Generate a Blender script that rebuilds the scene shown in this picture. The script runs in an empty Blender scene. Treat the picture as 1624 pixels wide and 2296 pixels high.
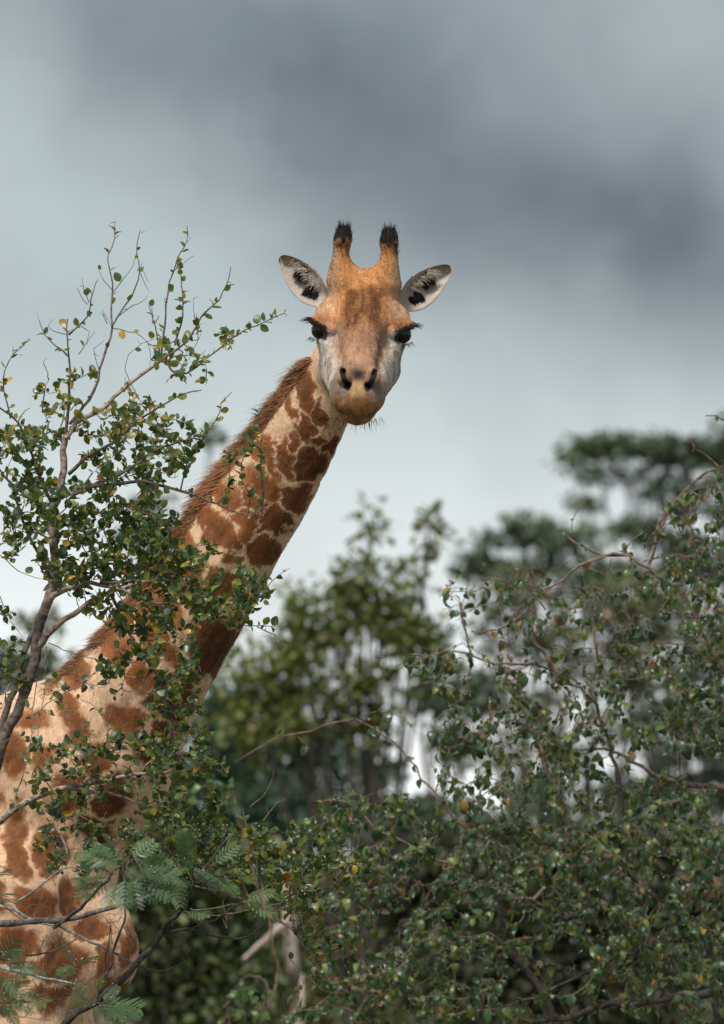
import bpy, math, random
import numpy as np
from mathutils import Vector

# ------------------------------------------------------------------ camera, sky, sun, exposure
S = bpy.context.scene
C = bpy.context.collection
rad = math.radians
FOCUS = 20.0
H = 3.05                                  # metres of the subject plane seen from top to bottom
W = H * 724 / 1024
CAM = np.array([0.0, 0.0, 2.4])
TGT = np.array([0.0, 20.0, 3.77])
fw = TGT - CAM; fw /= np.linalg.norm(fw)
rt = np.array([1.0, 0, 0])
up = np.cross(rt, fw)

cam = bpy.data.cameras.new('camera')
camo = bpy.data.objects.new('camera', cam); C.objects.link(camo)
camo.location = CAM
camo.rotation_euler = Vector(fw).to_track_quat('-Z', 'Y').to_euler()
cam.sensor_fit = 'VERTICAL'; cam.sensor_height = 36.0
cam.lens = 36.0 * FOCUS / H
cam.clip_start = 0.5; cam.clip_end = 9000
cam.dof.use_dof = True
cam.dof.focus_distance = 19.8
cam.dof.aperture_fstop = cam.lens / 1000 / 0.047
cam.dof.aperture_blades = 0
S.camera = camo

SUN_EL, SUN_AZ = rad(52), rad(205)        # azimuth clockwise from +Y
wd = bpy.data.worlds.new('World'); S.world = wd; wd.use_nodes = True
nt = wd.node_tree; nt.nodes.clear()
def N(t, type_, **kw):
    n = t.nodes.new(type_)
    for k, v in kw.items():
        if hasattr(n, k): setattr(n, k, v)
    return n
def mathn(t, op, a, b=None, c=None, clamp=False):
    n = t.nodes.new('ShaderNodeMath'); n.operation = op; n.use_clamp = clamp
    for i, v in enumerate((a, b, c)):
        if v is None: continue
        if isinstance(v, (int, float)): n.inputs[i].default_value = v
        else: t.links.new(v, n.inputs[i])
    return n.outputs[0]
def vmath(t, op, a, b):
    n = t.nodes.new('ShaderNodeVectorMath'); n.operation = op
    for i, v in enumerate((a, b)):
        if isinstance(v, (tuple, list, np.ndarray)): n.inputs[i].default_value = tuple(float(x) for x in v)
        else: t.links.new(v, n.inputs[i])
    return n.outputs['Value'] if op in ('DOT_PRODUCT', 'LENGTH') else n.outputs['Vector']
def mixc(t, fac, a, b, mode='MIX'):
    n = t.nodes.new('ShaderNodeMix'); n.data_type = 'RGBA'; n.blend_type = mode
    for i, v in ((0, fac), (6, a), (7, b)):
        if isinstance(v, (int, float)): n.inputs[i].default_value = v
        elif isinstance(v, (tuple, list)): n.inputs[i].default_value = tuple(v) + ((1,) if len(v) == 3 else ())
        else: t.links.new(v, n.inputs[i])
    return n.outputs[2]
def noise(t, vec, scale, detail=4, rough=0.5, out='Fac', dist=0.0):
    n = t.nodes.new('ShaderNodeTexNoise'); n.inputs['Scale'].default_value = scale
    n.inputs['Detail'].default_value = detail; n.inputs['Roughness'].default_value = rough
    n.inputs['Distortion'].default_value = dist
    if vec is not None: t.links.new(vec, n.inputs['Vector'])
    return n.outputs[out]
def maprange(t, v, a, b, c=0.0, d=1.0, smooth=True):
    n = t.nodes.new('ShaderNodeMapRange'); n.interpolation_type = 'SMOOTHSTEP' if smooth else 'LINEAR'
    t.links.new(v, n.inputs[0])
    for i, x in enumerate((a, b, c, d)): n.inputs[i + 1].default_value = x
    return n.outputs[0]

def P(px, py, d):                          # a point at view depth d (metres) of the subject plane grid 1624 x 2296
    return CAM + fw * d + rt * ((px - 812) / 1624 * W * d / FOCUS) + up * ((1148 - py) / 2296 * H * d / FOCUS)
def proj(p):
    q = p - CAM; d = q @ fw
    return 812 + (q @ rt) / d * FOCUS / W * 1624, 1148 - (q @ up) / d * FOCUS / H * 2296, d
PX = W / 1624                              # metres per grid step at the subject

tc = N(nt, 'ShaderNodeTexCoord').outputs['Generated']
sky = N(nt, 'ShaderNodeTexSky'); sky.sky_type = 'NISHITA'; sky.sun_disc = False
sky.sun_elevation = SUN_EL; sky.sun_rotation = SUN_AZ
warp = noise(nt, tc, 18, 7, 0.6, 'Color')
wv = vmath(nt, 'SCALE', vmath(nt, 'SUBTRACT', warp, (0.5, 0.5, 0.5)), (0, 0, 0))
wv.node.inputs['Scale'].default_value = 0.020
dirw = vmath(nt, 'ADD', tc, wv)
def bank(px, py, s1, s2, ang):             # a cloud bank: soft ellipse on the sky sphere (sizes in radians)
    c = P(px, py, 20) - CAM; c /= np.linalg.norm(c)
    a1 = rt * math.cos(ang) + up * math.sin(ang); a2 = -rt * math.sin(ang) + up * math.cos(ang)
    q = vmath(nt, 'SUBTRACT', dirw, c)
    e1 = mathn(nt, 'DIVIDE', vmath(nt, 'DOT_PRODUCT', q, a1), s1)
    e2 = mathn(nt, 'DIVIDE', vmath(nt, 'DOT_PRODUCT', q, a2), s2)
    e3 = mathn(nt, 'DIVIDE', vmath(nt, 'DOT_PRODUCT', q, fw), (s1 + s2) * 0.5)
    r2 = mathn(nt, 'ADD', mathn(nt, 'ADD', mathn(nt, 'MULTIPLY', e1, e1), mathn(nt, 'MULTIPLY', e2, e2)), mathn(nt, 'MULTIPLY', e3, e3))
    return mathn(nt, 'EXPONENT', mathn(nt, 'MULTIPLY', r2, -1.0))
RP = 1 / 20 * PX                           # radians per grid step
b1 = bank(1020, 370, 800 * RP, 300 * RP, rad(-17))
b2 = bank(1520, 540, 560 * RP, 210 * RP, rad(-12))
b3 = bank(430, 60, 420 * RP, 210 * RP, rad(-20))
b4 = bank(1050, -60, 1250 * RP, 400 * RP, rad(-4))
nz1 = noise(nt, dirw, 11, 6, 0.55)
nz2 = noise(nt, dirw, 34, 6, 0.55)
dark = mathn(nt, 'ADD', mathn(nt, 'MULTIPLY', b1, 0.60), mathn(nt, 'ADD', mathn(nt, 'MULTIPLY', b2, 0.44), mathn(nt, 'ADD', mathn(nt, 'MULTIPLY', b3, 0.24), mathn(nt, 'MULTIPLY', b4, 0.42))))
dark = mathn(nt, 'ADD', dark, maprange(nt, nz1, 0.35, 0.75, -0.03, 0.12))
dark = mathn(nt, 'ADD', dark, maprange(nt, nz2, 0.3, 0.7, -0.10, 0.10), clamp=True)
sep = N(nt, 'ShaderNodeSeparateXYZ'); nt.links.new(tc, sep.inputs[0])
HZ = mixc(nt, maprange(nt, sep.outputs['Z'], 0.105, 0.015, 0, 1), (0.435, 0.50, 0.508), (1.02, 1.06, 1.06))     # overcast brightens towards the horizon
cloudc = mixc(nt, dark, HZ, (0.100, 0.122, 0.145))
bgN = N(nt, 'ShaderNodeBackground'); nt.links.new(sky.outputs[0], bgN.inputs[0]); bgN.inputs[1].default_value = 0.10
bgC = N(nt, 'ShaderNodeBackground'); nt.links.new(cloudc, bgC.inputs[0]); bgC.inputs[1].default_value = 1.0
mx = N(nt, 'ShaderNodeMixShader'); mx.inputs[0].default_value = 0.93
nt.links.new(bgN.outputs[0], mx.inputs[1]); nt.links.new(bgC.outputs[0], mx.inputs[2])
wo = N(nt, 'ShaderNodeOutputWorld'); nt.links.new(mx.outputs[0], wo.inputs[0])

sl = bpy.data.lights.new('sun', 'SUN'); sl.energy = 3.1; sl.angle = rad(14); sl.color = (1, 0.95, 0.88)
so = bpy.data.objects.new('sun', sl); C.objects.link(so)
sd = Vector((math.sin(SUN_AZ) * math.cos(SUN_EL), math.cos(SUN_AZ) * math.cos(SUN_EL), math.sin(SUN_EL)))
so.rotation_euler = sd.to_track_quat('Z', 'Y').to_euler()

S.view_settings.view_transform = 'Standard'; S.view_settings.look = 'None'
S.view_settings.exposure = 0.20; S.view_settings.gamma = 1.0
S.render.engine = 'CYCLES'
S.cycles.use_denoising = True
S.cycles.max_bounces = 6; S.cycles.diffuse_bounces = 3; S.cycles.glossy_bounces = 2
S.cycles.transmission_bounces = 3; S.cycles.transparent_max_bounces = 4

# ------------------------------------------------------------------ helpers
R = np.random.RandomState(11)
def unit(v): return v / (np.linalg.norm(v, axis=-1, keepdims=True) + 1e-12)
def hash3(i, j, k, s):
    h = (i * 374761393 + j * 668265263 + k * 2147483647 + s * 974634599) & 0xffffffff
    h = ((h ^ (h >> 13)) * 1274126177) & 0xffffffff
    return ((h ^ (h >> 16)) & 0xffff) / 65535.0
def vnoise(p, s=0):                        # value noise 0..1
    p = np.asarray(p, float); f0 = np.floor(p).astype(np.int64); t = p - f0; t = t * t * (3 - 2 * t)
    r = 0
    for a in (0, 1):
        for b in (0, 1):
            for c in (0, 1):
                w = (t[:, 0] if a else 1 - t[:, 0]) * (t[:, 1] if b else 1 - t[:, 1]) * (t[:, 2] if c else 1 - t[:, 2])
                r = r + w * hash3(f0[:, 0] + a, f0[:, 1] + b, f0[:, 2] + c, s)
    return r
def fbm(p, s=0, o=3):
    p = np.asarray(p, float); return sum(vnoise(p * 2 ** i, s + 17 * i) * 0.5 ** i for i in range(o)) / sum(0.5 ** i for i in range(o))
def sstep(x, a, b):
    t = np.clip((x - a) / (b - a), 0, 1); return t * t * (3 - 2 * t)

class MB:
    """collects vertices, faces and a colour per vertex for ONE mesh"""
    def __init__(s): s.v = []; s.c = []; s.f = []; s.n = 0
    def add(s, v, faces, col=None):
        v = np.asarray(v, np.float32); s.v.append(v)
        if col is None: col = np.ones((len(v), 3))
        col = np.asarray(col, np.float32)
        if col.ndim == 1: col = np.repeat(col[None], len(v), 0)
        s.c.append(col); s.f.append(np.asarray(faces, np.int32) + s.n); s.n += len(v)
    def mesh(s, name, mat, smooth=True):
        me = bpy.data.meshes.new(name)
        v = np.concatenate(s.v); c = np.concatenate(s.c)
        loops = np.concatenate([f.ravel() for f in s.f])
        tot = np.concatenate([np.full(len(f), f.shape[1], np.int32) for f in s.f])
        st = np.concatenate([[0], np.cumsum(tot)[:-1]]).astype(np.int32)
        me.vertices.add(len(v)); me.vertices.foreach_set('co', v.ravel())
        me.loops.add(len(loops)); me.loops.foreach_set('vertex_index', loops.astype(np.int32))
        me.polygons.add(len(tot)); me.polygons.foreach_set('loop_start', st)
        me.polygons.foreach_set('loop_total', tot)
        me.polygons.foreach_set('use_smooth', np.full(len(tot), smooth))
        a = me.color_attributes.new('Col', 'FLOAT_COLOR', 'POINT')
        a.data.foreach_set('color', np.concatenate([c, np.ones((len(c), 1), np.float32)], 1).astype(np.float32).ravel())
        me.update(); me.validate(); me.materials.append(mat)
        return me
    def build(s, name, mat, parent=None, smooth=True, kind=None):
        o = bpy.data.objects.new(name, s.mesh(name, mat, smooth)); C.objects.link(o)
        if parent is not None: o.parent = parent; o.matrix_parent_inverse = parent.matrix_world.inverted()
        if kind: o['kind'] = kind
        return o
def thing(name, label, cat, loc, group=None):
    o = bpy.data.objects.new(name, None); C.objects.link(o)
    o.location = [float(x) for x in loc]; o['label'] = label; o['category'] = cat
    o.empty_display_size = 0.1
    if group: o['group'] = group
    bpy.context.view_layer.update()
    return o

def smooth_path(pts, step=0.03):
    pts = np.asarray(pts, float); n = len(pts)
    if n < 2: return pts
    e = np.vstack([2 * pts[0] - pts[1], pts, 2 * pts[-1] - pts[-2]]); out = []
    for i in range(n - 1):
        p0, p1, p2, p3 = e[i:i + 4]; k = max(2, int(np.linalg.norm((p2 - p1)[:3]) / step))
        t = np.linspace(0, 1, k, endpoint=False)[:, None]
        out.append(0.5 * ((2 * p1) + (p2 - p0) * t + (2 * p0 - 5 * p1 + 4 * p2 - p3) * t ** 2 + (3 * p1 - p0 - 3 * p2 + p3) * t ** 3))
    out.append(pts[-1:]); return np.vstack(out)
def tube(mb, path, radii, sides=5, col=(0.2, 0.15, 0.12), knots=0.0, rs=R):
    path = np.asarray(path, float); n = len(path)
    radii = np.asarray(radii, float) * np.ones(n)
    t = np.gradient(path, axis=0); t = unit(t)
    ref = np.array([0.31, 0.87, 0.21]); a = unit(np.cross(t, ref)); b = np.cross(t, a)
    ang = np.arange(sides) / sides * 2 * np.pi
    rr = radii[:, None] * (1 + knots * (rs.rand(n, sides) - 0.4))
    v = path[:, None] + rr[..., None] * (a[:, None] * np.cos(ang)[None, :, None] + b[:, None] * np.sin(ang)[None, :, None])
    i = np.arange(n - 1)[:, None] * sides; j = np.arange(sides)[None]; j2 = (j + 1) % sides
    f = np.stack([i + j, i + j2, i + sides + j2, i + sides + j], -1).reshape(-1, 4)
    c = np.asarray(col, float)
    cc = c[None, None] * (0.8 + 0.4 * rs.rand(n, 1, 1)) * np.ones((1, sides, 1)) if c.ndim == 1 else np.repeat(c[:, None], sides, 1)
    mb.add(v.reshape(-1, 3), f, cc.reshape(-1, 3))

# ------------------------------------------------------------------ materials
def new_mat(name):
    m = bpy.data.materials.new(name); m.use_nodes = True; t = m.node_tree; t.nodes.clear()
    o = N(t, 'ShaderNodeOutputMaterial'); return m, t, o
def leaf_mat(name, rough=0.38, trans=0.25, spec=0.5):
    m, t, o = new_mat(name)
    at = N(t, 'ShaderNodeAttribute'); at.attribute_name = 'Col'
    pos = N(t, 'ShaderNodeNewGeometry').outputs['Position']
    nz = noise(t, pos, 60, 3, 0.6)
    col = mixc(t, 1.0, at.outputs['Color'], mixc(t, nz, (0.62, 0.62, 0.62), (1.35, 1.35, 1.35)), 'MULTIPLY')
    p = N(t, 'ShaderNodeBsdfPrincipled'); t.links.new(col, p.inputs['Base Color'])
    t.links.new(maprange(t, nz, 0.3, 0.7, rough - 0.1, rough + 0.14), p.inputs['Roughness'])
    p.inputs['Specular IOR Level'].default_value = spec
    bp = N(t, 'ShaderNodeBump'); bp.inputs['Strength'].default_value = 0.25; bp.inputs['Distance'].default_value = 0.002
    t.links.new(noise(t, pos, 260, 2), bp.inputs['Height']); t.links.new(bp.outputs[0], p.inputs['Normal'])
    tr = N(t, 'ShaderNodeBsdfTranslucent'); t.links.new(mixc(t, 1.0, col, (1.5, 1.7, 0.7), 'MULTIPLY'), tr.inputs[0])
    ms = N(t, 'ShaderNodeMixShader'); ms.inputs[0].default_value = trans
    t.links.new(p.outputs[0], ms.inputs[1]); t.links.new(tr.outputs[0], ms.inputs[2]); t.links.new(ms.outputs[0], o.inputs[0])
    return m
def bark_mat(name, scale=70, rough=0.85):
    m, t, o = new_mat(name)
    at = N(t, 'ShaderNodeAttribute'); at.attribute_name = 'Col'
    pos = N(t, 'ShaderNodeNewGeometry').outputs['Position']
    nz = noise(t, pos, scale, 5, 0.65); n2 = noise(t, pos, scale * 0.22, 3, 0.5)
    col = mixc(t, 1.0, at.outputs['Color'], mixc(t, maprange(t, nz, 0.32, 0.68), (0.35, 0.33, 0.32), (1.45, 1.42, 1.4)), 'MULTIPLY')
    col = mixc(t, maprange(t, n2, 0.58, 0.72, 0, 0.35), col, (0.33, 0.36, 0.31))
    p = N(t, 'ShaderNodeBsdfPrincipled'); t.links.new(col, p.inputs['Base Color']); p.inputs['Roughness'].default_value = rough
    bp = N(t, 'ShaderNodeBump'); bp.inputs['Strength'].default_value = 0.7; bp.inputs['Distance'].default_value = 0.004
    t.links.new(nz, bp.inputs['Height']); t.links.new(bp.outputs[0], p.inputs['Normal']); t.links.new(p.outputs[0], o.inputs[0])
    return m
def hair_mat(name):
    m, t, o = new_mat(name)
    at = N(t, 'ShaderNodeAttribute'); at.attribute_name = 'Col'
    p = N(t, 'ShaderNodeBsdfPrincipled'); t.links.new(at.outputs['Color'], p.inputs['Base Color'])
    p.inputs['Roughness'].default_value = 0.5; p.inputs['Specular IOR Level'].default_value = 0.35
    t.links.new(p.outputs[0], o.inputs[0]); return m
def coat_mat():
    m, t, o = new_mat('giraffe_coat')
    at = N(t, 'ShaderNodeAttribute'); at.attribute_name = 'Col'
    pos = N(t, 'ShaderNodeNewGeometry').outputs['Position']
    mp = N(t, 'ShaderNodeMapping'); mp.inputs['Scale'].default_value = (1.0, 1.0, 0.45); t.links.new(pos, mp.inputs[0])
    fine = noise(t, mp.outputs[0], 260, 3, 0.7); mid = noise(t, pos, 40, 4, 0.6)
    col = mixc(t, 1.0, at.outputs['Color'], mixc(t, maprange(t, fine, 0.28, 0.72, smooth=False), (0.80, 0.78, 0.76), (1.18, 1.19, 1.20)), 'MULTIPLY')
    col = mixc(t, 1.0, col, mixc(t, maprange(t, mid, 0.3, 0.7, smooth=False), (0.84, 0.82, 0.80), (1.13, 1.13, 1.13)), 'MULTIPLY')
    p = N(t, 'ShaderNodeBsdfPrincipled'); t.links.new(col, p.inputs['Base Color'])
    p.inputs['Roughness'].default_value = 0.75; p.inputs['Specular IOR Level'].default_value = 0.2
    p.inputs['Sheen Weight'].default_value = 0.12; p.inputs['Sheen Roughness'].default_value = 0.4
    bp = N(t, 'ShaderNodeBump'); bp.inputs['Strength'].default_value = 0.55; bp.inputs['Distance'].default_value = 0.004
    t.links.new(fine, bp.inputs['Height']); t.links.new(bp.outputs[0], p.inputs['Normal']); t.links.new(p.outputs[0], o.inputs[0])
    return m
def gloss_mat(name, col, rough):
    m, t, o = new_mat(name)
    p = N(t, 'ShaderNodeBsdfPrincipled'); p.inputs['Base Color'].default_value = (*col, 1); p.inputs['Roughness'].default_value = rough
    pos = N(t, 'ShaderNodeNewGeometry').outputs['Position']
    t.links.new(mixc(t, noise(t, pos, 120, 2), tuple(c * 0.7 for c in col), tuple(c * 1.3 for c in col)), p.inputs['Base Color'])
    t.links.new(p.outputs[0], o.inputs[0]); return m
M_leaf = leaf_mat('shrub_leaf', 0.32, 0.28, 0.6)
M_curl = leaf_mat('curled_leaf', 0.34, 0.28, 0.6)
M_frond = leaf_mat('frond_leaf', 0.45, 0.2)
M_far = leaf_mat('tree_leaf', 0.5, 0.25)
M_bark = bark_mat('bark')
M_hair = hair_mat('hair')
M_coat = coat_mat()
M_eye = gloss_mat('eye', (0.008, 0.005, 0.004), 0.05)
[n for n in M_eye.node_tree.nodes if n.type == 'BSDF_PRINCIPLED'][0].inputs['Specular IOR Level'].default_value = 0.42
def water_mat():
    m, t, o = new_mat('water_drop')
    p = N(t, 'ShaderNodeBsdfPrincipled'); p.inputs['Base Color'].default_value = (0.9, 0.95, 0.95, 1)
    p.inputs['Roughness'].default_value = 0.03; p.inputs['IOR'].default_value = 1.33; p.inputs['Transmission Weight'].default_value = 0.6
    t.links.new(p.outputs[0], o.inputs[0]); return m
M_water = water_mat()

# ------------------------------------------------------------------ ground
def ground():
    n = 90; r = np.concatenate([[0], np.geomspace(2, 4000, n)]); a = np.linspace(0, 2 * np.pi, 73)[:-1]
    v = np.stack([np.outer(r, np.cos(a)), np.outer(r, np.sin(a)), np.zeros((n + 1, 72))], -1).reshape(-1, 3)
    q = v.copy(); amp = np.clip((np.linalg.norm(v, axis=1) - 3) / 60, 0, 1)
    v[:, 2] = (fbm(q * 0.05 + 50, 5) - 0.5) * 0.5 * amp
    i = np.arange(n)[:, None] * 72; j = np.arange(72)[None]; j2 = (j + 1) % 72
    f = np.stack([i + j, i + 72 + j, i + 72 + j2, i + j2], -1).reshape(-1, 4)
    m, t, o = new_mat('ground'); pos = N(t, 'ShaderNodeNewGeometry').outputs['Position']
    n1 = noise(t, pos, 0.6, 6, 0.6); n2 = noise(t, pos, 9, 5, 0.65)
    col = mixc(t, maprange(t, n1, 0.4, 0.6), (0.15, 0.105, 0.07), (0.055, 0.075, 0.03))
    col = mixc(t, 1.0, col, mixc(t, n2, (0.5, 0.5, 0.5), (1.4, 1.4, 1.4)), 'MULTIPLY')
    p = N(t, 'ShaderNodeBsdfPrincipled'); t.links.new(col, p.inputs['Base Color']); p.inputs['Roughness'].default_value = 0.95
    bp = N(t, 'ShaderNodeBump'); bp.inputs['Distance'].default_value = 0.03; t.links.new(n2, bp.inputs['Height']); t.links.new(bp.outputs[0], p.inputs['Normal'])
    t.links.new(p.outputs[0], o.inputs[0])
    mb = MB(); mb.add(v, f); g = mb.build('ground', m); g['kind'] = 'structure'
ground()

# ------------------------------------------------------------------ background trees and bushes
def leaf_card(fold=0.35, curl=0.2):        # small folded leaf, 8 triangles, tip along +y
    ys = np.array([0, 0.35, 0.7, 1.0]); ws = np.array([0.04, 0.3, 0.26, 0.02])
    v = []
    for y, w in zip(ys, ws):
        z = -curl * y * y
        v += [(-w, y, z + fold * w), (0, y, z), (w, y, z + fold * w)]
    f = []
    for r in range(3):
        for c in range(2): a = r * 3 + c; f.append((a, a + 1, a + 4, a + 3))
    return np.array(v), np.array(f)
def scatter(mb, tpl, pos, ydir, zdir, scale, col):
    """place copies of a leaf template: tip along ydir, face towards zdir"""
    tv, tf = tpl; y = unit(ydir); x = unit(np.cross(y, zdir)); z = np.cross(x, y)
    sc = np.asarray(scale)[:, None, None]
    v = pos[:, None] + sc * (tv[None, :, 0:1] * x[:, None] + tv[None, :, 1:2] * y[:, None] + tv[None, :, 2:3] * z[:, None])
    n = len(pos); m = len(tv)
    f = (tf[None] + (np.arange(n) * m)[:, None, None]).reshape(-1, tf.shape[1])
    mb.add(v.reshape(-1, 3), f, np.repeat(col, m, 0))
def in_ellipsoid(n, rs):
    p = unit(rs.normal(size=(n, 3))) * (rs.rand(n, 1) ** (1 / 2.4)); return p
CARD = leaf_card()
def bg_tree(name, label, cat, d, base_px, lobes, leaf, col, bark=(0.07, 0.055, 0.045), trunk_r=0.1, seed=0, per=40, group=None, up_tips=0.0, colvar=0.5, depth=0.8, lean=0.0, flat=0.75, dens=1.0, cl_r=0.5):
    """lobes: (px, py, rx, ry, clumps) of the crown at view depth d; trunk and limbs run from the ground to every lobe"""
    rs = np.random.RandomState(seed); k = d / FOCUS * PX
    cs = np.array([P(l[0], l[1], d + rs.uniform(-1, 1) * l[2] * k * 0.5) for l in lobes])
    b = P(base_px, 1700, d); b[2] = -0.1
    root = thing(name, label, cat, (b[0], b[1], 0), group)
    fork = b + np.array([lean, 0, max(0.4, (cs[:, 2].min() - b[2]) * 0.45)])
    mb = MB(); path = smooth_path([b, (b + fork) / 2 + rs.normal(size=3) * [0.06, 0.06, 0], fork], 0.3)
    tube(mb, path, np.linspace(trunk_r * 1.25, trunk_r * 0.8, len(path)), 8, bark, 0.2, rs); mb.build('trunk', M_bark, root)
    crown = MB(); lm = MB(); pos = []; yd = []
    for l, c in zip(lobes, cs):
        rx, ry = l[2] * k, l[3] * k; rz = rx * depth * 0.5
        path = smooth_path([fork, fork * 0.5 + c * 0.5 + rs.normal(size=3) * rx * 0.12 - [0, 0, ry * 0.2], c + [0, 0, ry * 0.35]], 0.25)
        tube(lm, path, np.linspace(trunk_r * 0.30, trunk_r * 0.07, len(path)), 5, bark, 0.2, rs)
        q = in_ellipsoid(max(2, int(round(l[4] * dens))), rs)
        cl = c + q[:, :1] * rx * rt + q[:, 1:2] * rz * fw + q[:, 2:] * ry * up
        for e in cl:
            s0 = path[rs.randint(len(path) // 2, len(path))]
            pp = smooth_path([s0, s0 * 0.5 + e * 0.5 + rs.normal(size=3) * 0.06 * rx, e], 0.3)
            tube(lm, pp, np.linspace(trunk_r * 0.10, 0.005, len(pp)), 4, bark, 0, rs)
        cr = leaf * cl_r * rs.uniform(2.2, 5.2, (len(cl), 1, 1))
        per2 = per
        g = unit(rs.normal(size=(len(cl), per2, 3))) * rs.rand(len(cl), per2, 1) ** 0.5 * cr * np.array([1.3, 1.3, flat + up_tips])
        pos.append((cl[:, None] + g).reshape(-1, 3)); yd.append((unit(g) + rs.normal(size=g.shape) * 0.5).reshape(-1, 3))
    lm.build('branches', M_bark, root, kind='stuff')
    pos = np.concatenate(pos); yd = np.concatenate(yd); n = len(pos)
    keep = pos[:, 2] > 0.15; pos = pos[keep]; yd = yd[keep]; n = len(pos)
    shade = 1 + colvar * (rs.rand(n, 1) - 0.5) + 0.7 * (vnoise(pos * 1.3, seed)[:, None] - 0.5)
    cc = np.array(col)[None] * shade * (1 + 0.25 * (rs.rand(n, 3) - 0.5))
    scatter(crown, CARD, pos, yd, rs.normal(size=(n, 3)) * 0.6 + [0, 0, 1], leaf * rs.uniform(0.7, 1.4, n), np.clip(cc, 0.004, 1))
    crown.build('crown', M_far, root, kind='stuff')
    return root
G_far = 'trees in the blurred background'
olive = (0.14, 0.155, 0.045); dkgreen = (0.10, 0.14, 0.088); teal = (0.070, 0.115, 0.080); pale = (0.15, 0.165, 0.09)
bg_tree('slender_tree', 'olive green leafy tree with thin upright tips just right of the giraffe neck', 'tree', 44, 820,
        [(840, 1370, 60, 100, 8), (930, 1370, 55, 70, 5), (800, 1290, 50, 40, 2), (900, 1270, 40, 40, 2), (760, 1400, 80, 130, 13), (860, 1480, 90, 110, 12), (650, 1430, 90, 100, 18), (700, 1560, 130, 100, 24),
         (960, 1400, 50, 80, 4), (830, 1175, 22, 40, 2), (962, 1180, 22, 40, 2), (560, 1560, 90, 110, 18), (880, 1610, 110, 60, 6)],
        0.06, olive, trunk_r=0.07, seed=1, per=42, dens=0.85, group=G_far, up_tips=0.5)
bg_tree('spreading_tree', 'large flat topped dark green tree on the far right skyline', 'tree', 85, 1530,
        [(1330, 1000, 80, 16, 9), (1440, 1000, 90, 22, 13), (1550, 1010, 90, 36, 18), (1640, 1050, 90, 70, 18), (1580, 1150, 80, 26, 7), (1440, 1190, 90, 24, 9),
         (1280, 1030, 30, 12, 3), (1370, 1290, 90, 24, 7), (1570, 1270, 90, 36, 12), (1480, 1100, 110, 30, 8), (1400, 1060, 90, 24, 6), (1520, 1220, 120, 30, 8), (1420, 1360, 100, 30, 7), (1330, 1120, 30, 16, 2), (1700, 1000, 120, 120, 26), (1760, 1200, 150, 120, 26)],
        0.11, dkgreen, trunk_r=0.13, seed=2, per=46, dens=0.72, group=G_far, flat=0.55)
bg_tree('round_tree', 'dark green rounded tree on the skyline left of the flat topped tree', 'tree', 75, 1180,
        [(1180, 1180, 60, 24, 9), (1120, 1210, 45, 24, 5), (1260, 1215, 70, 30, 9), (1150, 1290, 60, 24, 4), (1260, 1330, 80, 40, 8), (1330, 1400, 70, 40, 6), (1090, 1260, 50, 40, 5), (1210, 1260, 90, 40, 9), (1320, 1270, 80, 40, 7), (1050, 1300, 40, 40, 3), (1300, 1190, 60, 30, 5)],
        0.10, dkgreen, trunk_r=0.12, seed=3, per=44, dens=0.55, group=G_far, flat=0.6)
bg_tree('pale_tree', 'pale olive tree in the middle distance behind the bare twigs', 'tree', 60, 1290,
        [(1240, 1440, 80, 50, 8), (1340, 1500, 90, 60, 9), (1200, 1570, 80, 50, 5), (1440, 1440, 80, 40, 6), (1130, 1420, 50, 60, 5), (1330, 1640, 130, 60, 9), (1180, 1330, 90, 60, 8), (1090, 1350, 60, 60, 5), (1340, 1360, 120, 60, 10), (1480, 1360, 100, 60, 9), (1100, 1680, 110, 60, 7), (1230, 1700, 120, 60, 9), (1420, 1560, 110, 60, 8), (1560, 1400, 90, 70, 8), (1040, 1500, 60, 60, 4), (1580, 1620, 90, 60, 7)],
        0.085, pale, trunk_r=0.08, seed=4, per=38, dens=0.62, group=G_far)
bg_tree('shady_tree', 'dark green tree filling the lower background behind the curled leaf shrub', 'tree', 66, 1560,
        [(1560, 1490, 80, 50, 9), (1630, 1400, 60, 60, 8), (1480, 1620, 120, 50, 11), (1640, 1620, 90, 60, 12), (1560, 1700, 110, 50, 12), (1300, 1790, 160, 70, 20), (1500, 1820, 200, 80, 30)],
        0.09, teal, trunk_r=0.10, seed=5, per=44, dens=0.7, group=G_far, flat=0.6)
bg_tree('dense_tree', 'dense dark blue green tree low behind the giraffe neck', 'tree', 56, 560,
        [(560, 1690, 140, 90, 30), (700, 1690, 110, 80, 18), (480, 1600, 80, 80, 14), (800, 1800, 90, 60, 12), (640, 1840, 160, 90, 40), (420, 1800, 120, 120, 30), (950, 1820, 110, 50, 7)],
        0.085, teal, trunk_r=0.11, seed=6, per=50, dens=1.0, group=G_far)
bg_tree('leaning_tree', 'dark stemmed tree with pale gaps between giraffe neck and curled leaf shrub', 'tree', 48, 850,
        [(880, 1890, 130, 60, 16), (1000, 1680, 60, 60, 6), (1050, 1560, 80, 60, 9), (830, 1700, 50, 50, 4), (980, 1480, 50, 60, 5), (950, 1590, 50, 50, 4), (1050, 1860, 120, 80, 16)],
        0.07, dkgreen, trunk_r=0.06, seed=7, per=44, dens=0.9, group=G_far, lean=0.3)
bg_tree('low_bush', 'dark green bush right of the giraffe chest at the bottom', 'bush', 40, 430,
        [(430, 2080, 130, 90, 50), (560, 2000, 120, 80, 40), (380, 2230, 130, 90, 44), (520, 2210, 120, 90, 34), (250, 2000, 140, 120, 34), (330, 1890, 110, 70, 34), (430, 1930, 100, 60, 24), (330, 2120, 90, 80, 24)],
        0.065, (0.17, 0.205, 0.095), trunk_r=0.06, seed=8, per=60, cl_r=0.9, dens=0.62, group='bushes low in the background')
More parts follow.
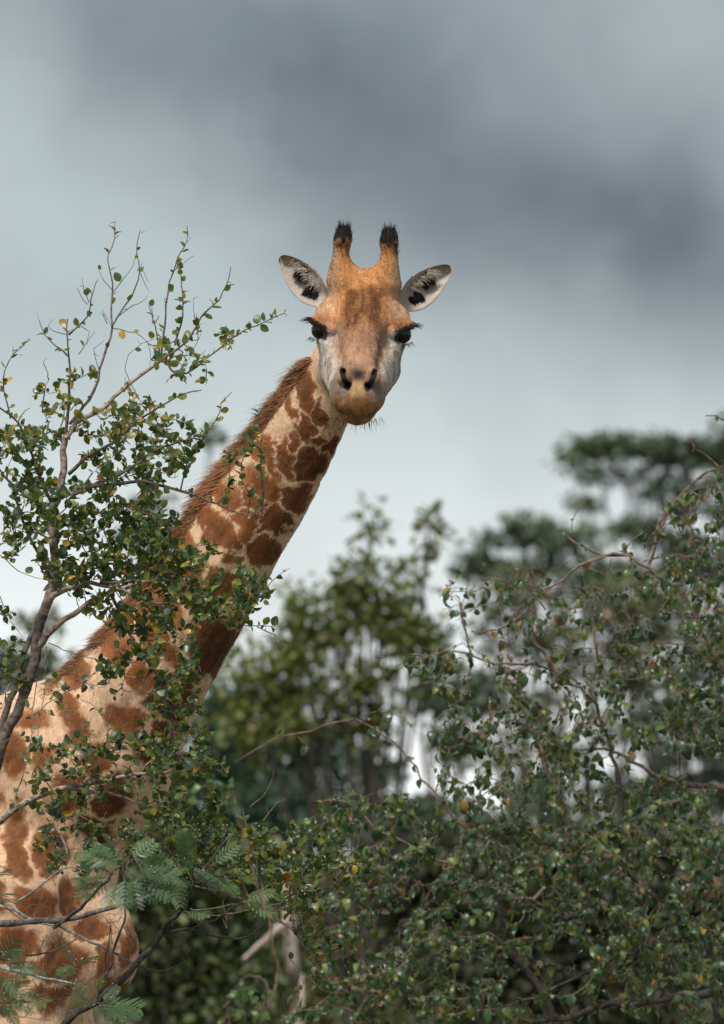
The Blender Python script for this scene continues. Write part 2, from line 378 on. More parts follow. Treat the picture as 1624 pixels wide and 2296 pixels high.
bg_tree('light_bush', 'yellowish green bush low behind the pale dead trunk', 'bush', 46, 660,
        [(560, 2170, 80, 60, 18), (720, 2120, 120, 110, 36), (820, 2020, 120, 80, 36), (760, 2260, 160, 80, 40), (640, 2010, 100, 70, 24)],
        0.07, (0.18, 0.18, 0.08), trunk_r=0.06, seed=9, per=60, cl_r=0.9, dens=0.62, group='bushes low in the background')
bg_tree('broad_bush', 'broad dark bush behind the curled leaf shrub at lower right', 'bush', 44, 1200,
        [(1000, 2000, 160, 120, 36), (1200, 1980, 160, 130, 36), (1420, 1980, 180, 140, 40), (1600, 2000, 150, 140, 36), (1100, 2180, 200, 120, 36), (1400, 2200, 220, 120, 36)],
        0.08, (0.09, 0.10, 0.06), trunk_r=0.08, seed=10, per=60, cl_r=0.9, dens=1.25, group='bushes low in the background')
bg_tree('pale_bush', 'pale green blurred bush behind the round leaved shrub at the left edge', 'bush', 58, 30,
        [(40, 1480, 60, 50, 8), (110, 1400, 40, 30, 2), (-80, 1560, 110, 120, 18), (60, 1640, 110, 100, 18), (180, 1640, 90, 110, 16), (100, 1850, 180, 130, 26)],
        0.085, (0.13, 0.15, 0.08), trunk_r=0.1, seed=12, per=46, dens=1.0, group=G_far)
bg_tree('bare_crowned_tree', 'thin blurred treetop seen between the shrub and the giraffe mane', 'tree', 62, 360,
        [(330, 1130, 40, 34, 3), (310, 1190, 60, 34, 3), (470, 985, 22, 16, 2), (380, 1250, 70, 60, 5), (420, 1400, 90, 90, 14)],
        0.075, (0.09, 0.11, 0.075), trunk_r=0.08, seed=13, per=36, dens=1.0, group=G_far)

def dead_tree():
    d = 33; b = P(672, 2200, d); b[2] = -0.1
    root = thing('dead_tree', 'pale bare dead trunk with one side branch, blurred, low behind the bushes', 'tree', (b[0], b[1], 0))
    col = (0.42, 0.34, 0.29)
    mb = MB(); p = smooth_path([b, P(668, 2290, d), P(660, 2200, d), P(652, 2120, d), P(648, 2060, d), P(644, 2000, d), P(640, 1930, d)], 0.1)
    tube(mb, p, np.linspace(0.046, 0.030, len(p)), 9, col, 0.1); mb.build('trunk', M_bark, root)
    for pts, r in (([(648, 2062), (615, 2090), (582, 2118), (545, 2152)], 0.019),):
        mb = MB(); p = smooth_path([P(x, y, d - 0.15 * i) for i, (x, y) in enumerate(pts)], 0.1)
        tube(mb, p, np.linspace(r, r * 0.5, len(p)), 7, col, 0.15); mb.build('branch', M_bark, root)
dead_tree()

# ------------------------------------------------------------------ giraffe
HA = rad(22); ROLL = rad(2.9); YAW = rad(0.3)
HO = P(811, 738, 19.98)                    # midpoint between the eyes
_tw = -fw
rt_h = rt * math.cos(ROLL) - up * math.sin(ROLL); up_h = up * math.cos(ROLL) + rt * math.sin(ROLL)
rt_y = rt_h * math.cos(YAW) + _tw * math.sin(YAW); tw_y = _tw * math.cos(YAW) - rt_h * math.sin(YAW)
HX = rt_y; HF = tw_y * math.cos(HA) - up_h * math.sin(HA); HU = tw_y * math.sin(HA) + up_h * math.cos(HA)
def head_pt(x, f, u): return HO + HX * x + HF * f + HU * u
def to_head(p): q = p - HO; return np.stack([q @ HX, q @ HF, q @ HU], 1)
def head_view(x, v, w): return HO + HX * x + up_h * v + tw_y * w     # lateral, upright, towards the viewer

def smin(a, b, k):
    h = np.clip(0.5 + 0.5 * (b - a) / k, 0, 1); return b + (a - b) * h - k * h * (1 - h)
def smax(a, b, k): return -smin(-a, -b, k)
def ell(p, c, r):
    q = (p - np.asarray(c, np.float32)); r = np.asarray(r, np.float32)
    k0 = np.sqrt(((q / r) ** 2).sum(1)) + 1e-6; k1 = np.sqrt(((q / r ** 2) ** 2).sum(1)) + 1e-6
    return k0 * (k0 - 1) / k1
def rcone(p, a, b, ra, rb, ax=None, sx=1.0):
    a = np.asarray(a, np.float32); b = np.asarray(b, np.float32); ab = b - a
    t = np.clip(((p - a) @ ab) / (ab @ ab), 0, 1)
    q = p - a - t[:, None] * ab
    if ax is not None:
        ax = np.asarray(ax, np.float32); q = q + np.outer(q @ ax, ax) * (1 / sx - 1)
    return np.sqrt((q * q).sum(1)) - (ra + (rb - ra) * t)
EYE = (0.122, 0.022, -0.002)
def sdf_head(p):
    h = to_head(p).astype(np.float32); x0 = h[:, 0].copy(); h[:, 0] = np.abs(h[:, 0])
    d = ell(h, (0, -0.085, 0.046), (0.092, 0.125, 0.100))
    d = smin(d, rcone(h, (0, -0.075, 0.070), (0, 0.075, 0.034), 0.074, 0.066), 0.04)          # forehead
    d = smin(d, ell(h, (0.050, -0.085, 0.106), (0.034, 0.06, 0.055)), 0.03)                   # horn bases
    d = smin(d, ell(h, (0.098, -0.018, 0.032), (0.044, 0.072, 0.034)), 0.050)                 # brow
    d = smin(d, ell(h, (0.092, 0.005, -0.03), (0.040, 0.075, 0.05)), 0.03)                    # under the eye
    d = smin(d, rcone(h, (0, 0.04, 0.024), (0, 0.31, -0.014), 0.062, 0.045), 0.016)           # nose bridge
    d = smin(d, rcone(h, (0.036, 0.02, -0.07), (0.022, 0.30, -0.065), 0.076, 0.050), 0.018)     # face sides
    d = smin(d, rcone(h, (0.066, -0.05, -0.142), (0.030, 0.30, -0.100), 0.056, 0.040), 0.035)  # jaw
    d = smin(d, ell(h, (0.068, -0.005, -0.075), (0.042, 0.10, 0.075)), 0.03)                  # cheek
    d = smin(d, ell(h, (0.0, 0.345, -0.060), (0.074, 0.075, 0.064)), 0.03)                    # muzzle
    d = smin(d, ell(h, (0.038, 0.355, -0.075), (0.043, 0.060, 0.050)), 0.02)
    d = smin(d, ell(h, (0.0, 0.372, -0.085), (0.062, 0.060, 0.052)), 0.02)                    # upper lip
    d = smin(d, ell(h, (0.0, 0.345, -0.126), (0.056, 0.060, 0.040)), 0.014)                   # lower lip
    d = smin(d, ell(h, (0.039, 0.375, -0.008), (0.025, 0.036, 0.030)), 0.012)                 # nostril rim
    horn = rcone(h, (0.077, -0.085, 0.122), (0.069, -0.120, 0.240), 0.029, 0.0225)
    horn = smin(horn, rcone(h, (0.069, -0.120, 0.240), (0.068, -0.126, 0.258), 0.023, 0.020), 0.02)
    d = smin(d, horn, 0.045)
    nos = rcone(h, (0.045, 0.350, 0.010), (0.047, 0.50, 0.008), 0.0070, 0.009)
    nos = smin(nos, rcone(h, (0.029, 0.340, -0.026), (0.029, 0.50, -0.030), 0.0080, 0.0105), 0.030)
    nos = np.maximum(nos, -(h[:, 1] - 0.372))
    d = smax(d, -nos, 0.010)
    d = smax(d, -(ell(h, (EYE[0] + 0.012, EYE[1] + 0.010, EYE[2] - 0.003), (0.029, 0.029, 0.0185))), 0.010)
    d = smin(d, rcone(h, (0.092, 0.058, 0.016), (0.146, 0.000, 0.020), 0.012, 0.012), 0.016)  # upper lid
    return d
# neck and body: (px, py, depth, half width in grid steps)
NK = [(770, 800, 20.12, 66), (738, 868, 20.16, 70), (690, 950, 20.20, 82), (648, 1022, 20.24, 92), (548, 1172, 20.30, 108), (466, 1312, 20.36, 118), (372, 1462, 20.42, 130), (300, 1560, 20.48, 150), (215, 1680, 20.56, 190)]
NKP = np.array([P(a, b, c) for a, b, c, r in NK]); NKR = np.array([r * PX for *_, r in NK])
NSEG = smooth_path(np.column_stack([NKP, NKR]), 0.14)
def G(px, py, d): return P(px, py, d)
CH = G(150, 1960, 20.62)
LAT = unit(np.array([0.45, 0.89, 0]))      # across the body, away from the viewer
LNG = unit(np.array([-0.89, 0.45, 0]))     # towards the tail
def B(l, a, z): return np.array([CH[0], CH[1], 0]) + LNG * l + LAT * a + np.array([0, 0, z])
def sdf_body(p):
    p = p.astype(np.float32); d = None
    for i in range(len(NSEG) - 1):
        e = rcone(p, NSEG[i, :3], NSEG[i + 1, :3], NSEG[i, 3], NSEG[i + 1, 3], fw, 0.78)
        d = e if d is None else np.minimum(d, e)
    for args in BODY: d = smin(d, rcone(p, *args[:-1]), args[-1])
    return d
zc = CH[2]
BODY = [
    (G(200, 1700, 20.58), G(95, 1950, 20.66), 0.235, 0.20, LAT, 0.9, 0.08),
    (G(60, 1700, 20.62), G(-140, 1800, 20.85), 0.20, 0.28, LAT, 0.8, 0.12),          # withers
    (G(100, 1960, 20.62), G(182, 2130, 20.58), 0.17, 0.175, LAT, 1.0, 0.08),         # breast
    (B(0.36, -0.04, zc - 0.08), B(0.80, 0.0, zc - 0.18), 0.34, 0.44, LAT, 0.80, 0.12),
    (B(0.75, 0.0, zc - 0.18), B(1.45, 0.0, zc - 0.18), 0.44, 0.33, LAT, 0.80, 0.12),
    (B(1.40, 0.0, zc - 0.05), B(1.62, 0.0, zc - 0.12), 0.30, 0.20, LAT, 0.85, 0.10),
]
for s in (-1, 1):
    fx = 0.10 if s < 0 else 0.24
    BODY += [(B(fx, s * 0.20, zc - 0.10), B(fx - 0.06, s * 0.22, zc - 0.55), 0.20, 0.135, None, 1.0, 0.08),      # shoulder
             (B(fx - 0.06, s * 0.22, zc - 0.55), B(fx + 0.0, s * 0.20, 1.02), 0.135, 0.085, None, 1.0, 0.05),
             (B(fx, s * 0.20, 1.02), B(fx, s * 0.20, 0.17), 0.078, 0.052, None, 1.0, 0.03),
             (B(fx, s * 0.20, 0.17), B(fx - 0.06, s * 0.20, 0.06), 0.062, 0.075, None, 1.0, 0.03),
             (B(1.42, s * 0.17, zc - 0.15), B(1.32, s * 0.20, zc - 0.72), 0.25, 0.15, None, 1.0, 0.08),          # thigh
             (B(1.32, s * 0.20, zc - 0.72), B(1.52, s * 0.19, 0.92), 0.14, 0.075, None, 1.0, 0.05),
             (B(1.52, s * 0.19, 0.92), B(1.50, s * 0.19, 0.16), 0.070, 0.052, None, 1.0, 0.03),
             (B(1.50, s * 0.19, 0.16), B(1.44, s * 0.19, 0.06), 0.062, 0.075, None, 1.0, 0.03)]
BODY += [(B(1.78, 0, zc - 0.02), B(1.86, 0, zc - 0.55), 0.035, 0.02, None, 1.0, 0.05), (B(1.86, 0, zc - 0.55), B(1.88, 0, zc - 0.95), 0.02, 0.014, None, 1.0, 0.02)]
def sdf(p):
    p = np.asarray(p, np.float32)
    out = np.full(len(p), 9.0, np.float32); q = p - HO.astype(np.float32); near = (q * q).sum(1) < 0.75 ** 2
    # nothing of the trunk is near the head, nothing of the head is near the trunk
    hi = p[:, 2] > HO[2] - 1.0
    b = np.empty(len(p), np.float32)
    if (~hi).any(): b[~hi] = sdf_body(p[~hi])
    if hi.any():
        ph = p[hi]; d = None
        for i in range(len(NSEG) - 1):
            e = rcone(ph, NSEG[i, :3], NSEG[i + 1, :3], NSEG[i, 3], NSEG[i + 1, 3], fw, 0.78)
            d = e if d is None else np.minimum(d, e)
        for args in BODY[:2]: d = smin(d, rcone(ph, *args[:-1]), args[-1])
        b[hi] = d
    out = b
    if near.any():
        out[near] = smin(sdf_head(p[near]), b[near], 0.035)
    return out
def surface_nets(f, lo, hi, h):
    nb = 8; Bz = nb * h
    nx = np.ceil((hi - lo) / Bz).astype(int)
    I = np.stack(np.meshgrid(*[np.arange(n) for n in nx], indexing='ij'), -1).reshape(-1, 3)
    c = lo + (I + 0.5) * Bz
    act = I[np.abs(f(c)) < Bz * 1.25]
    g = np.arange(nb + 1); off = np.stack(np.meshgrid(g, g, g, indexing='ij'), -1).reshape(-1, 3)
    V = []; K = []; Q = []
    dim = nx * nb + 2
    key = lambda ijk: (ijk[..., 0] * dim[1] + ijk[..., 1]) * dim[2] + ijk[..., 2]
    for s in range(0, len(act), 400):
        blk = act[s:s + 400]; gi = blk[:, None] * nb + off[None]
        val = f((lo + gi.reshape(-1, 3) * h)).reshape(-1, nb + 1, nb + 1, nb + 1)
        ins = val < 0
        corner = [(a, b, c_) for a in (0, 1) for b in (0, 1) for c_ in (0, 1)]
        sl = lambda A, o: A[:, o[0]:o[0] + nb, o[1]:o[1] + nb, o[2]:o[2] + nb]
        cnt = sum(sl(ins, o).astype(np.int8) for o in corner); mixed = (cnt > 0) & (cnt < 8)
        w = np.argwhere(mixed)
        if len(w) == 0: continue
        acc = np.zeros((len(w), 3)); num = np.zeros(len(w))
        cv = {o: val[w[:, 0], w[:, 1] + o[0], w[:, 2] + o[1], w[:, 3] + o[2]] for o in corner}
        for a in corner:
            for ax in range(3):
                if a[ax]: continue
                b = list(a); b[ax] = 1; b = tuple(b)
                va, vb = cv[a], cv[b]; m = (va < 0) != (vb < 0); t = np.where(m, va / (va - vb + 1e-12), 0)
                pt = np.array(a, float) + np.outer(t, np.eye(3)[ax]); acc[m] += pt[m]; num += m
        gc = blk[w[:, 0]] * nb + w[:, 1:]
        V.append(lo + (gc + acc / num[:, None]) * h); K.append(key(gc))
        for ax in range(3):
            o = [0, 0, 0]; o[ax] = 1
            a_ = ins[:, :nb, :nb, :nb]; b_ = sl(ins, tuple(o)); e = np.argwhere(a_ != b_)
            if len(e) == 0: continue
            ge = blk[e[:, 0]] * nb + e[:, 1:]; fl = a_[tuple(e.T)]
            u_, v_ = (ax + 1) % 3, (ax + 2) % 3; q = []
            for du, dv in ((0, 0), (1, 0), (1, 1), (0, 1)):
                z = ge.copy(); z[:, u_] -= du; z[:, v_] -= dv; q.append(key(z))
            q = np.stack(q, 1); q[~fl] = q[~fl][:, ::-1]; Q.append(q)
    V = np.concatenate(V); K = np.concatenate(K); Q = np.concatenate(Q)
    o = np.argsort(K); K = K[o]; V = V[o]
    ix = np.clip(np.searchsorted(K, Q), 0, len(K) - 1); ok = (K[ix] == Q).all(1)
    return V, ix[ok]
def refine(V, F, sel):
    """split the chosen quads in four (neighbours become larger polygons through triangulated fans)"""
    import bmesh
    me = bpy.data.meshes.new('tmp'); me.from_pydata(V.tolist(), [], F.tolist()); bm = bmesh.new(); bm.from_mesh(me)
    bm.faces.ensure_lookup_table(); ed = {e for i in np.flatnonzero(sel) for e in bm.faces[i].edges}
    bmesh.ops.subdivide_edges(bm, edges=list(ed), cuts=1, use_grid_fill=True)
    bmesh.ops.triangulate(bm, faces=[f for f in bm.faces if len(f.verts) > 4])
    bm.to_mesh(me); bm.free(); return me
def grad(p, e=0.002):
    d = sdf(p); return np.stack([sdf(p + np.eye(3)[i] * e) - d for i in range(3)], 1) / e
def project(p, e=0.002):
    d = sdf(p); g = np.stack([sdf(p + np.eye(3)[i] * e) - d for i in range(3)], 1) / e
    return p - (d / np.clip((g * g).sum(1), 0.25, 4))[:, None] * g, unit(g)
CREAM = np.array([0.75, 0.505, 0.335]); BROWN = np.array([0.275, 0.100, 0.033]); DBROWN = np.array([0.085, 0.030, 0.011])
# coat patches (px, py, long half axis, short half axis, lean of the long axis from upright in degrees, darkness)
PATCH = [(717, 862, 44, 17, 4, .7), (672, 878, 44, 20, 22, .3), (640, 930, 34, 14, 36, .2), (668, 962, 30, 26, 10, .5), (632, 1000, 22, 14, 30, .25), (700, 1000, 16, 10, 20, .4), (729, 937, 30, 10, -8, .4), (747, 997, 25, 16, 10, .8),
    (693, 1052, 34, 36, 30, .7), (634, 1048, 40, 22, 20, .2), (661, 1122, 42, 34, 20, .6), (572, 1092, 34, 28, 30, .15), (545, 1140, 30, 26, 30, .25), (510, 1110, 30, 16, 38, .15), (572, 1010, 62, 22, 42, .15), (612, 1175, 40, 36, 22, .7), (592, 1238, 34, 30, 22, .6), (640, 1200, 20, 12, 20, .6),
    (480, 1172, 58, 26, 24, .3), (540, 1170, 36, 22, 20, .1), (515, 1240, 26, 24, 30, .2), (487, 1472, 66, 42, 18, .9), (545, 1420, 44, 15, 22, .8), (404, 1575, 46, 48, 20, .9),
    (430, 1090, 60, 20, 40, .1), (390, 1210, 60, 24, 38, .15), (430, 1300, 50, 36, 30, .35), (340, 1340, 60, 30, 40, .2), (500, 1330, 40, 34, 20, .5),
    (256, 1465, 50, 32, 60, .2), (152, 1621, 62, 28, 4, .35), (320, 1530, 36, 28, 30, .2), (288, 1640, 40, 36, 20, .3), (60, 1592, 40, 24, 70, .1), (150, 1512, 40, 26, 40, .1),
    (32, 1700, 52, 28, 10, .3), (86, 1710, 30, 22, 0, .2), (215, 1720, 50, 28, 10, .3), (36, 1880, 72, 34, 0, .45), (116, 1915, 62, 30, -8, .4), (220, 1880, 46, 36, 20, .9), (250, 1795, 44, 46, 30, .9),
    (165, 1800, 42, 32, 0, .4), (82, 2008, 32, 52, 0, .3), (48, 2100, 36, 48, 0, .4), (140, 2150, 52, 46, -10, .35), (308, 2133, 56, 25, -4, .4), (246, 2140, 46, 22, -2, .35),
    (276, 2230, 42, 34, 10, .5), (222, 2068, 24, 42, 0, .35), (132, 2235, 34, 42, 0, .4), (180, 2010, 36, 30, 0, .5), (40, 2220, 44, 40, 0, .4), (350, 1680, 50, 40, 20, .8), (340, 1440, 40, 30, 30, .3),
    (-40, 1980, 60, 40, 0, .3), (-60, 1800, 70, 44, 10, .3), (-50, 1650, 44, 40, 40, .2), (-60, 2140, 50, 44, 0, .4)]
def coat_colour(V, Nn):
    px, py, dp = proj(V); rs = np.random.RandomState(5)
    wn = np.stack([fbm(V * 9, 3 + i) for i in range(3)], 1) - 0.5; wf = np.stack([fbm(V * 34, 30 + i) for i in range(3)], 1) - 0.5
    Vw = V + wn * 0.11 + wf * 0.046 + (np.stack([vnoise(V * 110, 50 + i) for i in range(3)], 1) - 0.5) * 0.012
    seeds = []; facing = -(Nn @ fw)
    for (x, y, a, b, an, dk) in PATCH:
        m = ((px - x) ** 2 + (py - y) ** 2 < 14 ** 2) & (facing > 0)
        c = V[m][np.argmin(dp[m])] if m.any() else P(x, y, 20.4)
        seeds.append((c, a * PX * (1.24 if y < 1400 else 1.30), b * PX * (1.24 if y < 1400 else 1.30), rad(an + rs.normal() * 8), dk))
        # the far side has its own patches: the same spot mirrored through the neck, shifted
        m2 = ((px - x) ** 2 + (py - y) ** 2 < 14 ** 2) & (facing < 0)
        if m2.any(): seeds.append((V[m2][np.argmax(dp[m2])] + rs.normal(size=3) * 0.04, b * PX * 1.3, a * PX, rad(-an), dk))
    # trunk, hindquarters and legs away from the picture
    nvis = len(seeds)
    for l in np.arange(0.2, 1.9, 0.17):
        for z in np.arange(0.5, 3.2, 0.17):
            for s in (-0.36, 0.36): seeds.append((B(l, s, z) + rs.normal(size=3) * 0.035, 0.085, 0.075, rs.rand() * 3, 0.3 + 0.3 * rs.rand()))
    e1 = np.full(len(V), 9.0); e2 = e1.copy(); dk = np.zeros(len(V))
    hid = px < 60
    for si, (c, a, b, an, k) in enumerate(seeds):
        if si >= nvis:                                     # seeds far from the picture only colour what lies there
            sub = np.flatnonzero(hid & (((V - c) ** 2).sum(1) < 0.09))
            q = Vw[sub] - c; e = np.sqrt((q * q).sum(1)) / a; nw = e < e1[sub]
            e2[sub] = np.where(nw, e1[sub], np.minimum(e2[sub], e)); dk[sub] = np.where(nw, k, dk[sub]); e1[sub] = np.where(nw, e, e1[sub]); continue
        L = -rt * math.sin(an) + up * math.cos(an); Sx = rt * math.cos(an) + up * math.sin(an)
        q = Vw - c; e = np.sqrt(((q @ L) / a) ** 2 + ((q @ Sx) / b) ** 2 + ((q @ fw) / (0.75 * (a + b))) ** 2)
        nw = e < e1; e2 = np.where(nw, e1, np.minimum(e2, e)); dk = np.where(nw, k, dk); e1 = np.where(nw, e, e1)
    lowb = sstep(py, 1450, 1700); m = sstep(1.20 + 0.06 * lowb - e1, 0, 0.24 + 0.30 * lowb) * (0.06 + 0.10 * lowb + (0.94 - 0.10 * lowb) * sstep(e2 - e1, 0.05, 0.24 + 0.16 * lowb))
    tone = fbm(V * 22, 60, 4); m = np.clip(m * (0.82 + 0.4 * fbm(V * 40, 66)), 0, 1)
    pc = BROWN[None] * (1 - dk[:, None]) + DBROWN[None] * dk[:, None]
    pc = pc * (0.55 + 0.95 * tone[:, None]) * (1 + 0.55 * (e1[:, None] - 0.5))
    cr = CREAM[None] * (0.80 + 0.36 * fbm(V * 9, 80, 4)[:, None]); mo = sstep(fbm(V * 26, 88), 0.56, 0.84)[:, None] * 0.25; cr = cr * (1 - mo) + np.array([0.42, 0.215, 0.105]) * mo
    col = cr * (1 - m[:, None]) + pc * m[:, None]
    low = sstep(V[:, 2], 0.9, 0.3)[:, None]; col = col * (1 - low) + CREAM * low * 0.9
    # rusty crest along the mane
    t = V @ unit(-rt * 0.8 - up * -0.0 + up * 0.55)
    # head
    h = to_head(V); x, f, u = h[:, 0], h[:, 1], h[:, 2]; ax = np.abs(x); q = V - HO; v = q @ up_h
    hd = sdf_head(V.astype(np.float32)); nb = np.full(len(V), 9.0)
    for i in range(len(NSEG) - 1): nb = np.minimum(nb, rcone(V.astype(np.float32), NSEG[i, :3], NSEG[i + 1, :3], NSEG[i, 3], NSEG[i + 1, 3], fw, 0.78))
    wh = sstep(nb - hd, -0.005, 0.02) * ((q * q).sum(1) < 0.6 ** 2)
    n1 = fbm(V * 30, 101)[:, None]; n2 = fbm(V * 90, 120)[:, None]; n3 = fbm(np.stack([x * 120, f * 26, u * 26], 1), 140)[:, None]
    ORA = np.array([0.53, 0.245, 0.092]); PALE = np.array([0.62, 0.55, 0.49]); TAN = np.array([0.47, 0.265, 0.165]); DK = np.array([0.17, 0.062, 0.022]); GR = np.array([0.21, 0.155, 0.125]); BLK = np.array([0.012, 0.010, 0.009])
    def mix(c, t_, w): w = np.clip(w, 0, 1)[:, None]; return c * (1 - w) + t_ * w
    hc = np.repeat(ORA[None], len(V), 0) * (0.8 + 0.4 * n1)
    hc = mix(hc, TAN * 0.95, sstep(v, 0.05, -0.03))                                                # nose bridge, lower face
    hc = mix(hc, np.array([0.52, 0.36, 0.24]), sstep(ax, 0.06, 0.10) * sstep(v, 0.02, 0.05) * 0.6)
    side = sstep(ax + (n1[:, 0] - .5) * 0.04, 0.047, 0.072) * sstep(v + (n1[:, 0] - .5) * 0.05, 0.012, -0.035)
    hc = mix(hc, PALE, side)
    hc = mix(hc, np.array([0.44, 0.22, 0.10]), np.exp(-((ax - 0.066) / 0.018) ** 2 - ((v + 0.055) / 0.045) ** 2) * 0.75)
    hc = mix(hc, np.array([0.20, 0.115, 0.075]), sstep(n1[:, 0], 0.46, 0.66) * sstep(ax, 0.06, 0.09) * sstep(v, 0.0, -0.05) * 0.55)
    jit = (n1[:, 0] - 0.5) * 0.05; axj = np.abs(x + jit * 0.6)
    dark = (np.exp(-((axj - 0.034) / 0.017) ** 2) * 0.75 + 0.55 * np.exp(-(x / 0.042) ** 2) * sstep(v, 0.015, 0.05)) * sstep(v + jit, 0.150, 0.085) * sstep(v + jit, -0.075, 0.02)
    dark = dark * (0.55 + 1.15 * sstep(0.6 * n3[:, 0] + 0.4 * n2[:, 0], 0.34, 0.62))
    blot = np.exp(-(x / 0.052) ** 4) * sstep(v + jit, 0.140, 0.095) * sstep(v + jit, -0.025, 0.03) * (0.35 + 0.75 * sstep(n1[:, 0] * .5 + n3[:, 0] * .5, 0.36, 0.60))
    hc = mix(hc, np.array([0.19, 0.075, 0.030]), blot * 0.95)
    hc = mix(hc, DK, dark * 0.95)
    edge = np.exp(-((axj - 0.056) / 0.010) ** 2) * sstep(v, 0.05, 0.0) * sstep(v, -0.14, -0.06); hc = mix(hc, np.array([0.27, 0.135, 0.065]), edge * 0.6 * (0.4 + 0.9 * n3[:, 0]))
    hc = mix(hc, DK * 1.6, np.exp(-((x - 0.004) / 0.012) ** 2) * sstep(v, 0.0, -0.02) * sstep(v, -0.11, -0.07) * 0.5 * n3[:, 0] * 1.6)
    hc = mix(hc, DK * 1.7, np.exp(-((ax - 0.115) / 0.02) ** 2 - ((v - 0.028) / 0.022) ** 2) * 0.45)    # brow smudge inside the eye
    mz = sstep(f, 0.25, 0.31) * sstep(v, -0.095, -0.125)
    hc = mix(hc, np.array([0.20, 0.125, 0.085]) * (0.6 + 0.8 * n2), mz * 0.85)
    hc = mix(hc, GR * (0.75 + 0.6 * n2), sstep(f, 0.24, 0.29) * sstep(v, -0.150, -0.165) * sstep(ax, 0.022, 0.045) * (0.5 + 0.9 * (n2[:, 0])))
    vj = v + (n1[:, 0] - .5) * 0.05 + (n2[:, 0] - .5) * 0.03; lip = sstep(f, 0.25, 0.30) * sstep(vj, -0.195, -0.235)
    hc = mix(hc, np.array([0.36, 0.175, 0.066]) * (0.55 + 0.9 * n2), lip * 0.95); rd_ = vnoise(np.stack([np.arctan2(x, v + 0.19) * 16, f * 30, 0 * x], 1), 160); hc = mix(hc, DK * 1.3, lip * sstep(rd_, 0.45, 0.85) * 0.6)
    hc = mix(hc, np.array([0.60, 0.38, 0.17]) * (0.7 + 0.45 * n1), np.exp(-(x / 0.023) ** 4 - ((v + 0.186) / 0.024) ** 4) * sstep(f, .3, .34))
    hc = mix(hc, DK * 1.2, np.exp(-(x / 0.035) ** 2 - ((v + 0.222) / 0.016) ** 2) * 0.8 * sstep(n3[:, 0], .3, .6))
    rim = np.exp(-((np.hypot(ax - 0.037, v + 0.145) - 0.022) / 0.0095) ** 2) * sstep(f, .30, .33)
    hc = mix(hc, np.array([0.46, 0.27, 0.13]), rim * 0.7)
    hc = mix(hc, BLK * 1.4, np.exp(-((x + (n2[:, 0] - .5) * 0.012) / (0.020 + 0.25 * (v + 0.143))) ** 4 - ((v + 0.142 + (n1[:, 0] - .5) * 0.01) / 0.018) ** 4) * sstep(f, .3, .33))
    tq = np.clip((0.006 - u) / 0.036, 0, 1); nos = np.hypot(ax - (0.046 - 0.016 * tq), u - (0.008 - 0.038 * tq))
    hc = mix(hc, BLK, sstep(nos, 0.0125, 0.0075) * sstep(f, .33, .35))
    mouth = v - (-0.266 + 0.020 * (x / 0.06) ** 2 + 0.004 * (n2[:, 0] - .5))
    hc = mix(hc, BLK * 3, np.exp(-(mouth / 0.004) ** 2) * sstep(ax, 0.075, 0.05) * sstep(f, .27, .30) * (0.25 + 0.6 * sstep(ax, 0.02, 0.045)))
    streak = fbm(np.stack([x * 150 + u * 40, f * 30, u * 30], 1), 170)[:, None]; hc = hc * (0.62 + 0.76 * streak) * (0.80 + 0.4 * n1)
    ey = np.hypot((ax - EYE[0] - 0.006) * 0.95, (u - EYE[2] - 0.004) * 1.45)
    hc = mix(hc, BLK * 1.6, sstep(ey + (n2[:, 0] - .5) * 0.012, 0.036, 0.026) * sstep(f, -0.03, 0.01))
    hc = mix(hc, BLK * 1.5, sstep(u + (n2[:, 0] - .5) * 0.08, 0.205, 0.245))
    hc = mix(hc, PALE * 0.95, sstep(f, 0.0, -0.06) * sstep(v, 0.03, -0.05))
    hc = mix(hc, np.array([0.20, 0.11, 0.07]), np.exp(-((ax - 0.122) / 0.03) ** 2 - ((v + 0.09) / 0.035) ** 2) * 0.6 * sstep(f, 0.06, 0.0))
    return np.clip(col * (1 - wh[:, None]) + hc * wh[:, None], 0.003, 0.9)

